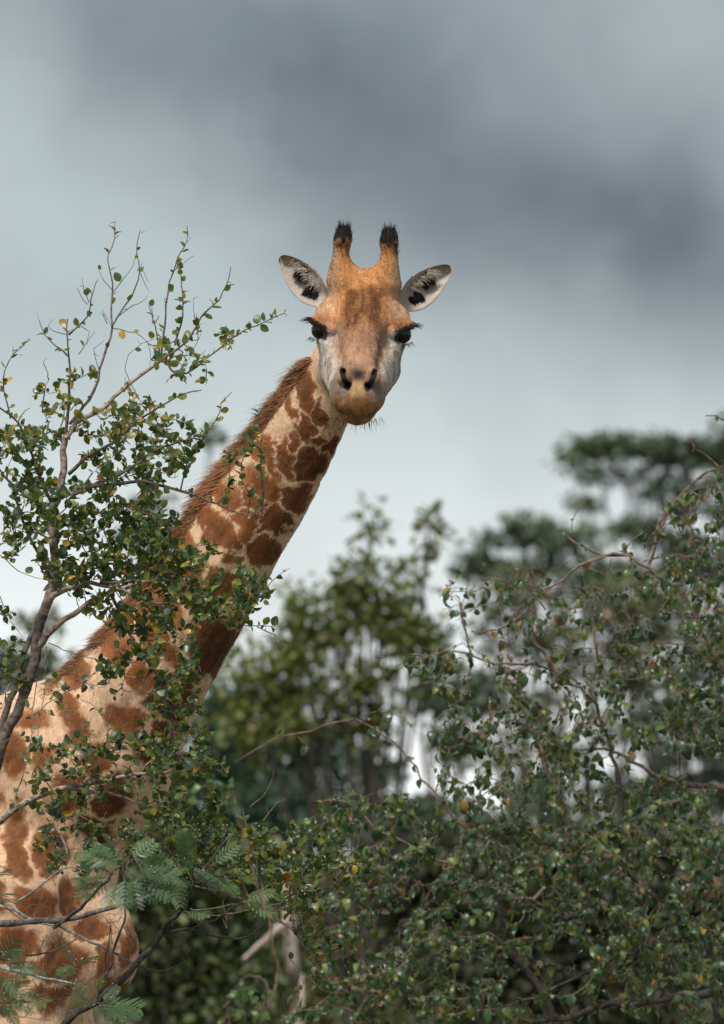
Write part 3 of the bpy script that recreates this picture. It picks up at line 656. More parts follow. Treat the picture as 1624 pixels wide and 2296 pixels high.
def ear(side):
    """cupped leaf shaped ear, inner face to the viewer: vertices, faces, colours"""
    base = np.array([0.112, 0.092]); tip = np.array([0.256, 0.208 if side < 0 else 0.204]); L = tip - base
    Ln = np.linalg.norm(L); L = L / Ln; Wd = np.array([-L[1], L[0]])
    ts = np.array([-0.10, 0, .12, .25, .4, .55, .7, .8, .88, .94, .98, 1.0]); lo_ = np.array([.030, .040, .052, .059, .059, .053, .043, .034, .026, .018, .011, .003]); hi_ = np.array([.018, .021, .027, .037, .043, .040, .034, .028, .022, .016, .010, .003])
    M = 13; fr = []; col = []
    for t, a, b in zip(ts, lo_, hi_):
        for j in range(M):
            s = j / (M - 1) * 2 - 1; w = s * (b if s > 0 else a)
            p2 = base + L * (t * Ln) + Wd * w
            cup = 0.030 * (1 - t * 0.45) * abs(s) ** 2.0 - 0.012
            fr.append((p2[0] * side, p2[1], -0.115 + cup - 0.03 * t + 0.012 * (s > 0) * s * s)); col.append((t, s))
    fr = np.array(fr); st = np.array(col); n = len(fr)
    back = fr + np.array([0, 0, -0.009]) * (1 - 0.6 * np.abs(st[:, 1:2]) ** 4)
    pts = np.concatenate([fr, back]); V = np.array([head_view(*p) for p in pts])
    T = len(ts); f = []
    for i in range(T - 1):
        for j in range(M - 1):
            a = i * M + j; q = (a, a + 1, a + M + 1, a + M); f.append(q if side > 0 else q[::-1]); q2 = tuple(n + k for k in q[::-1]); f.append(q2 if side > 0 else q2[::-1])
    for i in range(T - 1):
        for j, rev in ((0, 0), (M - 1, 1)):
            a = i * M + j; q = (a, a + M, n + a + M, n + a); f.append(q if rev == (side < 0) else q[::-1])
    a = (T - 1) * M; f += [(a + j, a + j + 1, n + a + j + 1, n + a + j) for j in range(M - 1)]
    return V, f
def strands(mb, roots, dirs, lens, r, col_a, col_b, bend, rs, seg=3):
    """tapering three sided hairs"""
    n = len(roots); dirs = unit(dirs); a = unit(np.cross(dirs, rs.normal(size=(n, 3)))); b = np.cross(dirs, a); V = []
    Cc = []
    for i in range(seg + 1):
        t = i / seg; c = roots + dirs * (lens * t)[:, None] + bend * (t * t * lens)[:, None]
        rr = r * (1 - t * 0.92)
        for k in range(3):
            an = k * 2.0944; V.append(c + (a * math.cos(an) + b * math.sin(an)) * np.asarray(rr)[..., None] if np.ndim(rr) else c + (a * math.cos(an) + b * math.sin(an)) * rr)
            Cc.append(col_a * (1 - t) + col_b * t)
    V = np.stack(V, 1); Cc = np.stack(Cc, 1); m = V.shape[1]; f = []
    for i in range(seg):
        for k in range(3): f.append((i * 3 + k, i * 3 + (k + 1) % 3, i * 3 + 3 + (k + 1) % 3, i * 3 + 3 + k))
    f = (np.array(f)[None] + (np.arange(n) * m)[:, None, None]).reshape(-1, 4)
    mb.add(V.reshape(-1, 3), f, Cc.reshape(-1, 3))
def sphere(mb, c, r, col, nu=16, nv=10, ax=(1, 1, 1)):
    th = np.linspace(0, np.pi, nv + 1); ph = np.linspace(0, 2 * np.pi, nu, endpoint=False)
    v = np.stack([np.outer(np.sin(th), np.cos(ph)), np.outer(np.sin(th), np.sin(ph)), np.outer(np.cos(th), np.ones(nu))], -1).reshape(-1, 3) * r * np.array(ax) + c
    i = np.arange(nv)[:, None] * nu; j = np.arange(nu)[None]; j2 = (j + 1) % nu
    mb.add(v, np.stack([i + j, i + nu + j, i + nu + j2, i + j2], -1).reshape(-1, 4), np.asarray(col))

def giraffe():
    lo = np.array([-3.2, 19.3, -0.05]); hi = np.array([0.45, 22.2, 4.80])
    V, F = surface_nets(sdf, lo, hi, 0.0125)
    cz = V[F].mean(1); dh = np.linalg.norm(cz - HO, axis=1); px, py, _ = proj(cz)
    sel = (px > -60) & (py < 2400)
    me = refine(V, F, sel)
    # second pass on the head only
    n = len(me.vertices); V = np.empty(n * 3); me.vertices.foreach_get('co', V); V = V.reshape(-1, 3)
    quads = [tuple(p.vertices) for p in me.polygons]
    cz = np.array([V[q[0]] for q in quads]); sel = (np.linalg.norm(cz - HO, axis=1) < 0.48) & (cz[:, 2] > HO[2] - 0.36)
    import bmesh
    bm = bmesh.new(); bm.from_mesh(me); bm.faces.ensure_lookup_table()
    ed = {e for i in np.flatnonzero(sel) for e in bm.faces[i].edges}
    bmesh.ops.subdivide_edges(bm, edges=list(ed), cuts=1, use_grid_fill=True)
    bmesh.ops.triangulate(bm, faces=bm.faces[:])
    bm.to_mesh(me); bm.free()
    n = len(me.vertices); V = np.empty(n * 3); me.vertices.foreach_get('co', V); V = V.reshape(-1, 3)
    F = np.empty(len(me.polygons) * 3, np.int32); me.polygons.foreach_get('vertices', F); F = F.reshape(-1, 3)
    V, Nn = project(V); hm = np.linalg.norm(V - HO, axis=1) < 0.55; V[hm], Nn[hm] = project(V[hm])
    # small folds of skin and muscle
    V = V + Nn * ((fbm(V * 16, 200) - 0.5) * 0.006 + (fbm(V * 48, 210) - 0.5) * 0.0035 * hm)[:, None]
    ta = unit(NKP[-1] - NKP[2]); al = V @ ta; pr = V - al[:, None] * ta      # long tendons and cross folds of the neck
    nk = (~hm) & (V[:, 2] > 2.0)
    ten = fbm(np.column_stack([al * 2.2, pr @ unit(np.cross(ta, fw)) * 17, pr @ fw * 17]), 220) - 0.5; fold = np.sin(al * 62 + 5 * fbm(V * 6, 230)) * sstep(fbm(V * 5, 240), 0.5, 0.7)
    V = V + Nn * (nk * (ten * 0.020 + fold * 0.0016))[:, None]
    col = coat_colour(V, Nn)
    root = thing('giraffe', 'tall giraffe with brown patched neck looking straight at the camera', 'giraffe', B(0.7, 0, 0))
    mb = MB(); mb.add(V, F, col)
    rs = np.random.RandomState(3)
    hairE = MB()
    for s in (-1, 1):
        ev, ef = ear(s); q = ev - HO; xx = np.abs(q @ HX); vv = q @ up_h
        nn = fbm(ev * 60, 77)[:, None]
        ec = np.array([0.50, 0.44, 0.40])[None] * (0.85 + 0.3 * nn) * np.ones((len(ev), 1))
        half = len(ev) // 2; ec[half:] = np.array([0.46, 0.30, 0.17]) * (0.8 + 0.4 * nn[half:])
        t = sstep(vv, 0.17, 0.215)[:, None]; ec = ec * (1 - t) + np.array([0.34, 0.24, 0.17]) * t
        mb.add(ev, [f for f in ef], ec)
    body = mb.build('body', M_coat, root)
    # short coat hair on all that the picture can see
    tri = V[F]; tn = np.cross(tri[:, 1] - tri[:, 0], tri[:, 2] - tri[:, 0]); ar = np.linalg.norm(tn, axis=1) * 0.5; tn = tn / (2 * ar[:, None] + 1e-12)
    ct = tri.mean(1); fx_, fy_, fd_ = proj(ct); hw = np.linalg.norm(ct - HO, axis=1) < 0.5
    hh = to_head(ct); bare = (np.hypot(np.abs(hh[:, 0]) - EYE[0] - .006, hh[:, 2]) < 0.034) & (hh[:, 1] > -0.02)
    wgt = ar * ((tn @ -fw) > -0.25) * (fx_ > -20) * (fy_ < 2320) * np.where(hw & (hh[:, 1] > -0.3), 5.0, 1.0) * ~bare
    nf = 90000; fi = rs.choice(len(F), nf, p=wgt / wgt.sum()); bc = rs.dirichlet((1, 1, 1), nf)
    fp = (tri[fi] * bc[:, :, None]).sum(1); fc = (col[F[fi]] * bc[:, :, None]).sum(1); fn = tn[fi]
    comb = np.repeat((-rt * 0.45 - up * 0.85)[None], nf, 0); hq = to_head(fp); isH = hw[fi] & (fp[:, 2] > HO[2] - 0.34)
    face = HX[None] * (hq[:, :1] * 4) + HF[None] * 0.8 + HU[None] * np.clip((hq[:, 2:] - 0.05) * 8, -0.4, 1.2); comb[isH] = face[isH]
    comb = comb + rs.normal(size=(nf, 3)) * 0.35; comb = unit(comb - (comb * fn).sum(1, keepdims=True) * fn)
    muz = sstep(hq[:, 1], 0.27, 0.32) * isH
    fl = np.where(isH, 0.0085, 0.011) * rs.uniform(0.6, 1.3, nf) * (1 - 0.55 * muz)
    fcol = np.clip(fc * rs.uniform(0.68, 1.32, (nf, 1)), 0.003, 0.9)
    fur = MB(); strands(fur, fp - fn * 0.0008, comb + fn * 0.42, fl, 0.00075, fcol, np.clip(fcol * 1.12, 0, 0.9), -fn * 0.15, rs, 1); fur.build('fur', M_hair, root, kind='stuff')
    # eyes
    for s in (-1, 1):
        e = MB(); sphere(e, head_pt(s * EYE[0], EYE[1], EYE[2]), 0.0275, (0.01, 0.008, 0.006), 20, 14); e.build('eye', M_eye, root)
        n = 130; a = rs.rand(n); lr = MB()
        r0 = np.array([head_pt(s * (0.098 + 0.058 * t), 0.062 - 0.066 * t + 0.003 * rs.rand(), 0.022 + 0.006 * math.sin(t * 3.1) + 0.003 * rs.randn()) for t in a])
        d0 = np.array([HX * s * (0.25 + 1.0 * t) + tw_y * (0.75 - 0.3 * t) + up_h * (0.05 - 0.28 * (1 - t) + 0.15 * rs.randn()) for t in a])
        blk = np.repeat(np.array([[0.010, 0.009, 0.009]]), n, 0)
        strands(lr, r0, d0, 0.018 + 0.019 * a * (0.5 + 0.7 * rs.rand(n)), 0.0009, blk, blk, np.repeat((-up_h * 0.22)[None], n, 0), rs)
        n2 = 40; b = rs.rand(n2)
        r1 = np.array([head_pt(s * (0.112 + 0.040 * t), 0.052 - 0.035 * t, -0.026) for t in b]); d1 = np.array([HX * s * (0.2 + 0.5 * t) + tw_y * 0.4 - up_h * 0.6 for t in b]) + rs.normal(size=(n2, 3)) * 0.1
        strands(lr, r1, d1, 0.012 + 0.012 * rs.rand(n2), 0.0008, blk[:n2], blk[:n2], np.zeros((n2, 3)), rs)
        lr.build('eyelashes', M_hair, root, kind='stuff')
    # horn tufts
    for s in (-1, 1):
        n = 560; t = rs.rand(n) ** 0.6; an = rs.rand(n) * 2 * np.pi
        ax0 = np.array([0.077, -0.085, 0.122]); ax1 = np.array([0.068, -0.127, 0.264])
        tt = 0.22 + 0.80 * t; c = ax0 + (ax1 - ax0) * tt[:, None]; rr = 0.0225 * np.sqrt(np.clip(1 - ((tt - 0.45) / 0.62) ** 4, 0.02, 1))
        loc = c + np.stack([np.cos(an) * rr, np.sin(an) * rr, 0 * rr], 1); dl = np.stack([np.cos(an) * 0.10, np.sin(an) * 0.10 - 0.25, np.ones(n)], 1) + rs.normal(size=(n, 3)) * 0.09
        loc[:, 0] *= s; dl[:, 0] *= s
        wr = np.array([head_pt(*p) for p in loc]); wd_ = dl[:, :1] * HX + dl[:, 1:2] * HF + dl[:, 2:] * HU
        dkn = sstep(tt + (rs.rand(n) - .5) * 0.55, 0.52, 0.80)[:, None]
        ca = np.array([0.36, 0.16, 0.06]) * (1 - dkn) + np.array([0.016, 0.014, 0.014]) * dkn; cb = ca * 0.5 + 0.008
        h = MB(); strands(h, wr, wd_, 0.014 + 0.020 * rs.rand(n), 0.0012, ca, cb, (rs.normal(size=(n, 3)) * 0.15 + HX * s * -0.1), rs)
        h.build('horn_tuft', M_hair, root, kind='stuff')
    # dark hair inside the ears
    for s in (-1, 1):
        h = MB(); n = 1500
        spots = [((0.190, 0.168), (0.020, 0.011), -38), ((0.182, 0.156), (0.013, 0.016), -30), ((0.164, 0.112), (0.017, 0.009), -35), ((0.150, 0.096), (0.018, 0.008), -35)]
        k = rs.randint(0, len(spots), n); sp = np.array([spots[i][0] for i in k]); sg = np.array([spots[i][1] for i in k])
        off = unit(rs.normal(size=(n, 2))) * np.sqrt(rs.rand(n, 1)) * sg; ang = rad(40); o2 = np.stack([off[:, 0] * math.cos(ang) - off[:, 1] * math.sin(ang), off[:, 0] * math.sin(ang) + off[:, 1] * math.cos(ang)], 1)
        # long axis of each dark spot lies towards the tip side
        p2 = sp + np.stack([-o2[:, 0], o2[:, 1]], 1)
        wr = np.array([head_view(s * x, v, -0.124 - 0.010 * rs.rand()) for x, v in p2]); dd = np.repeat((HX * s * 0.5 - up_h * 0.55 + tw_y * 0.22)[None], n, 0) + rs.normal(size=(n, 3)) * 0.22
        ca = np.repeat(np.array([[0.008, 0.007, 0.007]]), n, 0)
        strands(h, wr, dd, 0.008 + 0.012 * rs.rand(n), 0.0018, ca, ca, np.zeros((n, 3)), rs, 2)
        m = 110; p3 = np.array([0.135, 0.120]) + (np.array([0.075, 0.062]) * rs.rand(m, 1)) + rs.normal(size=(m, 2)) * 0.006
        wr = np.array([head_view(s * x, v + 0.012, -0.117) for x, v in p3]); dd = np.repeat((HX * s * 0.8 - up_h * 0.5 + tw_y * 0.3)[None], m, 0) + rs.normal(size=(m, 3)) * 0.2
        ca = np.array([[0.56, 0.49, 0.43]]) * (0.7 + 0.4 * rs.rand(m, 1)); strands(h, wr, dd, 0.012 + 0.014 * rs.rand(m), 0.0011, ca, ca, np.zeros((m, 3)), rs, 2)
        h.build('ear_hair', M_hair, root, kind='stuff')
    # chin whiskers
    h = MB(); n = 90; x = rs.uniform(-0.06, 0.075, n); r0 = np.array([head_pt(a, 0.345 + 0.035 * rs.rand(), -0.152 + 0.9 * a * a * 6 * 0.5) for a in x]); d0 = np.array([HX * (a * 6 + 0.2 * rs.randn()) - up_h * 1.0 + tw_y * 0.3 * rs.randn() for a in x])
    blk = np.repeat(np.array([[0.015, 0.013, 0.012]]), n, 0); strands(h, r0, d0, 0.012 + 0.03 * rs.rand(n), 0.0006, blk, blk, rs.normal(size=(n, 3)) * 0.15, rs); h.build('whiskers', M_hair, root, kind='stuff')
    # mane: stiff hair along the back of the neck
    cen = NSEG[:, :3]; rr = NSEG[:, 3]; sx = np.concatenate([[0], np.cumsum(np.linalg.norm(np.diff(cen, axis=0), axis=1))])
    n = 13000; s0 = rs.uniform(0.03, 0.985, n) * sx[-1]
    c = np.stack([np.interp(s0, sx, cen[:, i]) for i in range(3)], 1); r = np.interp(s0, sx, rr)
    tg = unit(np.stack([np.interp(np.minimum(s0 + 0.05, sx[-1]), sx, cen[:, i]) - np.interp(np.maximum(s0 - 0.05, 0), sx, cen[:, i]) for i in range(3)], 1))
    bk = unit(np.cross(tg, np.repeat((-fw)[None], n, 0))); sgn = np.sign(bk @ (-rt)); bk *= sgn[:, None]
    band = rs.normal(size=n) * 0.23 - 0.12
    dr = unit(bk + np.outer(band, fw) )
    rootp = c + bk * (r * np.cos(band) * 0.97)[:, None] + np.outer(np.sin(band) * r * 0.78, fw)
    clump = fbm(np.stack([s0 * 26, band * 3, s0 * 0], 1), 300); ln = (0.022 + 0.044 * clump) * (0.45 + 1.0 * rs.rand(n)) * np.exp(-((band + 0.06) / 0.42) ** 2)
    ln = ln * np.interp(s0 / sx[-1], [0, 0.08, 0.7, 1], [0.8, 1.0, 0.85, 0.6])
    ln = ln * np.where(rs.rand(n) < 0.04, 1.5, 1.0); dirs = dr * 1.0 + tg * (0.55 + 0.5 * (clump[:, None] - 0.5)) + rs.normal(size=(n, 3)) * 0.13
    cm = fbm(np.stack([s0 * 9, s0 * 0, s0 * 0], 1), 310)[:, None]
    ca = np.array([0.46, 0.20, 0.08]) * (0.55 + 0.9 * cm) * (0.8 + 0.4 * rs.rand(n, 1)); cb = ca * np.where(rs.rand(n, 1) < 0.4, 0.25, 0.9)
    h = MB(); strands(h, rootp, dirs, ln, 0.0015, ca, cb, tg * 0.45, rs); h.build('mane', M_hair, root, kind='stuff')
    # tail tuft and hooves
    h = MB(); n = 300; a = B(1.88, 0, zc - 0.93); strands(h, a + rs.normal(size=(n, 3)) * 0.012, np.array([0, 0, -1]) + rs.normal(size=(n, 3)) * 0.12, 0.25 + 0.3 * rs.rand(n), 0.0016, np.full((n, 3), 0.015), np.full((n, 3), 0.012), rs.normal(size=(n, 3)) * 0.1, rs); h.build('tail_tuft', M_hair, root, kind='stuff')
    for s in (-1, 1):
        for l in ((0.04 if s < 0 else 0.18), 1.44):
            q = MB(); c0 = B(l, s * 0.195, 0.0); th = np.linspace(0, 2 * np.pi, 15)[:-1]; v = []
            for z, k in ((0.0, 0.098), (0.02, 0.096), (0.09, 0.080), (0.12, 0.068)):
                v += [c0 + LNG * math.cos(a) * k * 1.15 + LAT * math.sin(a) * k + np.array([0, 0, z]) for a in th]
            f = [(i * 14 + j, i * 14 + (j + 1) % 14, i * 14 + 14 + (j + 1) % 14, i * 14 + 14 + j) for i in range(3) for j in range(14)]
            q.add(v, f, (0.03, 0.026, 0.022)); q.build('hoof', M_hair, root)
    return root
giraffe()

# ------------------------------------------------------------------ shrubs
def leaf_tpl(wid, fold, curl, rows=6, prof=None, twist=0.0):
    ys = np.linspace(0, 1, rows + 1)
    w = wid * (np.sin(np.pi * ys ** 0.85) ** 0.62 if prof is None else prof(ys)); w[0] = 0.025; w[-1] = 0.01
    v = []
    for y, a in zip(ys, w):
        th = curl * y; yy = (math.sin(th) / curl if abs(curl) > 1e-3 else y); zz = -(1 - math.cos(th)) / curl if abs(curl) > 1e-3 else 0
        tw = twist * y
        for sgn in (-1, 0, 1):
            xx = sgn * a; z2 = abs(sgn) * a * fold
            v.append((xx * math.cos(tw) - z2 * math.sin(tw), yy + 0.12, zz + z2 * math.cos(tw) + xx * math.sin(tw)))
    f = [(r * 3 + c, r * 3 + c + 1, r * 3 + c + 4, r * 3 + c + 3) for r in range(rows) for c in range(2)]
    k = len(v); v += [(-0.015, 0, 0), (0.015, 0, 0), (0.012, 0.13, 0.0), (-0.012, 0.13, 0.0)]; f.append((k, k + 1, k + 2, k + 3))   # stalk
    return np.array(v), np.array(f)
class Shrub:
    def __init__(s, name, label, cat, base, seed, group=None):
        s.root = thing(name, label, cat, base, group); s.rs = np.random.RandomState(seed)
        s.rk = 1.0; s.lf = 2.3; s.kink = 0.7; s.gm = 1.0; s.lp = []; s.sk = []; s.tan = []; s.tw = []; s.leaves = []; s.base = np.array(base, float)
    def limb(s, pts, d, r0, r1, col=(0.19, 0.145, 0.125), leaf=0.0, dd=0.0, jit=0.012):
        """traced limb; d depth at start, dd change of depth along it"""
        n = len(pts); p = np.array([q if len(q) == 3 else P(q[0], q[1], d + dd * i / max(1, n - 1)) for i, q in enumerate(pts)])
        path = smooth_path(p, 0.025 if r0 < 0.02 else 0.04)
        kk = np.cumsum(s.rs.normal(size=(len(path), 3)), 0); kk -= np.linspace(0, 1, len(path))[:, None] * kk[-1]; path[1:-1] += (s.rs.normal(size=(len(path) - 2, 3)) * 0.0022 + kk[1:-1] * 0.0028) * s.kink
        mb = MB(); tube(mb, path, np.linspace(r0, r1, len(path)) * s.rk * (1 + 0.12 * s.rs.rand(len(path))), 8 if r0 > 0.006 else 6, col, 0.22, s.rs)
        o = mb.build('branch' if r0 < 0.014 else 'trunk', M_bark, s.root)
        s.sk.append(path); s.tan.append(unit(np.gradient(path, axis=0))); s.lp.append((path, min(0.0022, r0 * 0.5), col))
        if leaf > 0: s.put_leaves(path, leaf, 0.1)
        return o
    def put_leaves(s, path, dens, start=0.3, size=None):
        seg = np.linalg.norm(np.diff(path, axis=0), axis=1); L = np.concatenate([[0], np.cumsum(seg)])
        n = s.rs.poisson(max(0.01, L[-1] * (1 - start) * dens * s.lf))
        if n == 0: return
        t = (start + (1 - start) * s.rs.rand(n)) * L[-1]
        pos = np.stack([np.interp(t, L, path[:, i]) for i in range(3)], 1)
        tn = unit(np.stack([np.interp(np.minimum(t + 0.01, L[-1]), L, path[:, i]) - np.interp(np.maximum(t - 0.01, 0), L, path[:, i]) for i in range(3)], 1) + 1e-9)
        s.leaves.append((pos, tn))
    def grow(s, poly, n, d0, d1, maxlen=0.4, leaf=30, r=0.0028, up_b=0.15, col=(0.16, 0.12, 0.10), start=0.25, wob=0.05):
        """fill a traced region with twigs that reach for random points in it from the nearest wood"""
        n = int(n * s.gm); poly = np.array(poly, float); lo, hi = poly.min(0), poly.max(0); pts = []
        while len(pts) < n:
            q = lo + (hi - lo) * s.rs.rand(2); ins = False; j = len(poly) - 1
            for i in range(len(poly)):
                if (poly[i, 1] > q[1]) != (poly[j, 1] > q[1]) and q[0] < (poly[j, 0] - poly[i, 0]) * (q[1] - poly[i, 1]) / (poly[j, 1] - poly[i, 1]) + poly[i, 0]: ins = not ins
                j = i
            if ins: pts.append(P(q[0], q[1], s.rs.uniform(d0, d1)))
        pts = np.array(pts); sk = np.concatenate(s.sk); tn = np.concatenate(s.tan)
        left = list(range(n)); dist = np.array([np.min(((sk - p) ** 2).sum(1)) for p in pts]); order = np.argsort(dist)
        for i in order:
            p = pts[i]; dv = p - sk; dd = (dv ** 2).sum(1); ln = np.sqrt(dd)
            cost = ln * (1.25 - 0.25 * (dv * tn).sum(1) / (ln + 1e-6)); k = int(np.argmin(cost)); a = sk[k]; Lg = ln[k]
            if Lg < 0.015: continue
            if Lg > maxlen: a = p - dv[k] / Lg * maxlen * 0 - dv[k]      # long reaches stay attached to the wood
            m = a + (p - a) * 0.45 + tn[k] * Lg * 0.16 + np.array([0, 0, up_b * Lg * s.rs.uniform(-0.5, 1)]) + s.rs.normal(size=3) * wob * Lg
            path = smooth_path([a, m, p], 0.022)
            if len(path) > 4: path[2:-1] += s.rs.normal(size=(len(path) - 3, 3)) * 0.0022
            s.tw.append((path, r * min(1.4, 0.55 + Lg * 2.2), col)); s.put_leaves(path, leaf, start if Lg > 0.08 else 0.0)
            sk = np.concatenate([sk, path[1:]]); tn = np.concatenate([tn, unit(np.gradient(path, axis=0))[1:]])
        s.sk = [sk]; s.tan = [tn]
    def bare(s, pts, d, r=0.0016, dd=0.0, leaf=0.0, col=(0.14, 0.10, 0.085)):
        p = np.array([P(x, y, d + dd * i / len(pts)) for i, (x, y) in enumerate(pts)]); path = smooth_path(p, 0.02); path[1:] += s.rs.normal(size=(len(path) - 1, 3)) * 0.0018
        s.tw.append((path, r, col)); s.sk.append(path); s.tan.append(unit(np.gradient(path, axis=0)))
        if leaf: s.put_leaves(path, leaf, 0.1)
    def spurs(s, frac=0.5, ln=(0.008, 0.03)):
        """short dead spurs and thorns on the twigs"""
        for path, r, col in list(s.tw) + s.lp:
            for _ in range(s.rs.poisson(len(path) * 0.16 * frac)):
                k = s.rs.randint(len(path)); dv = unit(s.rs.normal(size=3)); l = s.rs.uniform(*ln)
                s.tw.append((np.array([path[k], path[k] + dv * l * 0.6 , path[k] + dv * l + np.array([0, 0, l * 0.3])]), r * 0.6, col))
    def finish(s, tpls, mat, size, palette, weights, mode, n_single=300, sizevar=0.35, colour_fn=None):
        mb = MB()
        for path, r, col in s.tw: tube(mb, path, np.linspace(r, r * 0.4, len(path)), 4, col, 0.25, s.rs)
        mb.build('twigs', M_bark, s.root, kind='stuff')
        pos = np.concatenate([a for a, b in s.leaves]); tn = np.concatenate([b for a, b in s.leaves]); n = len(pos); rs = s.rs
        if mode == 'upright':       # paired leaves that stand out from the twig, faces up to the light
            out = unit(np.cross(tn, rs.normal(size=(n, 3)))); yd = unit(tn * 0.55 + out * 1.0 + np.array([0, 0, 0.25]) + rs.normal(size=(n, 3)) * 0.2)
            zd = unit(np.array([0, -0.25, 0.7]) + tn * 0.4 + rs.normal(size=(n, 3)) * 0.75)
        else:                       # hanging, recurved leaves
            out = unit(np.cross(tn, rs.normal(size=(n, 3)))); yd = unit(out * 0.8 + np.array([0, 0, -0.55]) + rs.normal(size=(n, 3)) * 0.3)
            zd = unit(np.array([0, -0.3, 0.6]) + out * 0.6 + rs.normal(size=(n, 3)) * 0.5)
        sc = size * (1 + sizevar * (rs.rand(n) * 2 - 1)) * np.where(rs.rand(n) < 0.15, 0.6, 1.0); ti = rs.randint(0, len(tpls), n)
        ci = rs.choice(len(palette), n, p=np.array(weights) / np.sum(weights)) if colour_fn is None else colour_fn(pos, rs)
        pal = np.array(palette); px, py, dp = proj(pos)
        face = np.abs(zd @ fw) * sc; inside = (px > 5) & (px < 1619) & (py > 5) & (py < 2291)
        score = np.where(inside, face / size - 1.3 * (dp - np.percentile(dp, 5)) / (np.ptp(dp) + 1e-6), -9)
        single = np.zeros(n, bool); single[np.argsort(-score)[:n_single]] = True; single &= inside
        f = MB()
        for t in range(len(tpls)):
            m = (~single) & (ti == t)
            if m.any(): scatter(f, tpls[t], pos[m], yd[m], zd[m], sc[m], np.clip(pal[ci[m]] * (0.75 + 0.5 * rs.rand(m.sum(), 1)), 0, 1))
        f.build('foliage', mat, s.root, kind='stuff')
        cache = {}
        from mathutils import Matrix
        inv = s.root.matrix_world.inverted()
        for i in np.flatnonzero(single):
            k = (ti[i], ci[i])
            if k not in cache:
                q = MB(); tv, tf = tpls[ti[i]]; q.add(tv, tf, pal[ci[i]]); cache[k] = q.mesh('leaf', mat)
            y = yd[i]; x = np.cross(y, zd[i]); x /= np.linalg.norm(x); z = np.cross(x, y)
            M = np.eye(4); M[:3, 0] = x * sc[i]; M[:3, 1] = y * sc[i]; M[:3, 2] = z * sc[i]; M[:3, 3] = pos[i]
            o = bpy.data.objects.new('leaf', cache[k]); C.objects.link(o); o.parent = s.root; o.matrix_parent_inverse = inv; o.matrix_world = Matrix(M.tolist())
        s.pos = pos; s.n = n; s.zd = zd; s.sc = sc; s.yd = yd
        return n
    def drops(s, k, r=0.0022):
        """rain drops hanging on the leaves"""
        mb = MB(); px, py, dp = proj(s.pos); w = np.flatnonzero((px > 0) & (px < 1624) & (py > 0) & (py < 2296) & (dp < np.percentile(dp, 45)))
        for i in s.rs.choice(w, min(k, len(w)), replace=False):
            sphere(mb, s.pos[i] + s.yd[i] * s.sc[i] * s.rs.uniform(0.5, 1.05) + np.array([0, -0.001, 0.001]), r * s.rs.uniform(0.6, 1.3), (1, 1, 1), 8, 6, (1, 1, 1.15))
        mb.build('rain_drops', M_water, s.root, kind='stuff')

def c3(l): return [(x * .4, 454.7 + y * .4) for x, y in l]
def c4(l): return [(x * .4, 1169 + y * .4) for x, y in l]
def c5(l): return [(x * .4, 1689 + y * .4) for x, y in l]
def c6(l): return [(584.6 + x * .64, 909.4 + y * .64) for x, y in l]
def c7(l): return [(584.6 + x * .64, 1559 + y * .64) for x, y in l]

ROUND = [leaf_tpl(w, f, c, twist=t) for w, f, c, t in ((0.36, 0.25, 0.5, 0.1), (0.40, 0.10, 0.25, -0.15), (0.33, 0.45, 0.8, 0.2), (0.38, 0.3, -0.35, 0.0))]
GREENS = [(0.052, 0.090, 0.040), (0.088, 0.130, 0.040), (0.140, 0.165, 0.040), (0.215, 0.215, 0.044), (0.46, 0.29, 0.035), (0.30, 0.235, 0.04), (0.28, 0.10, 0.03)]

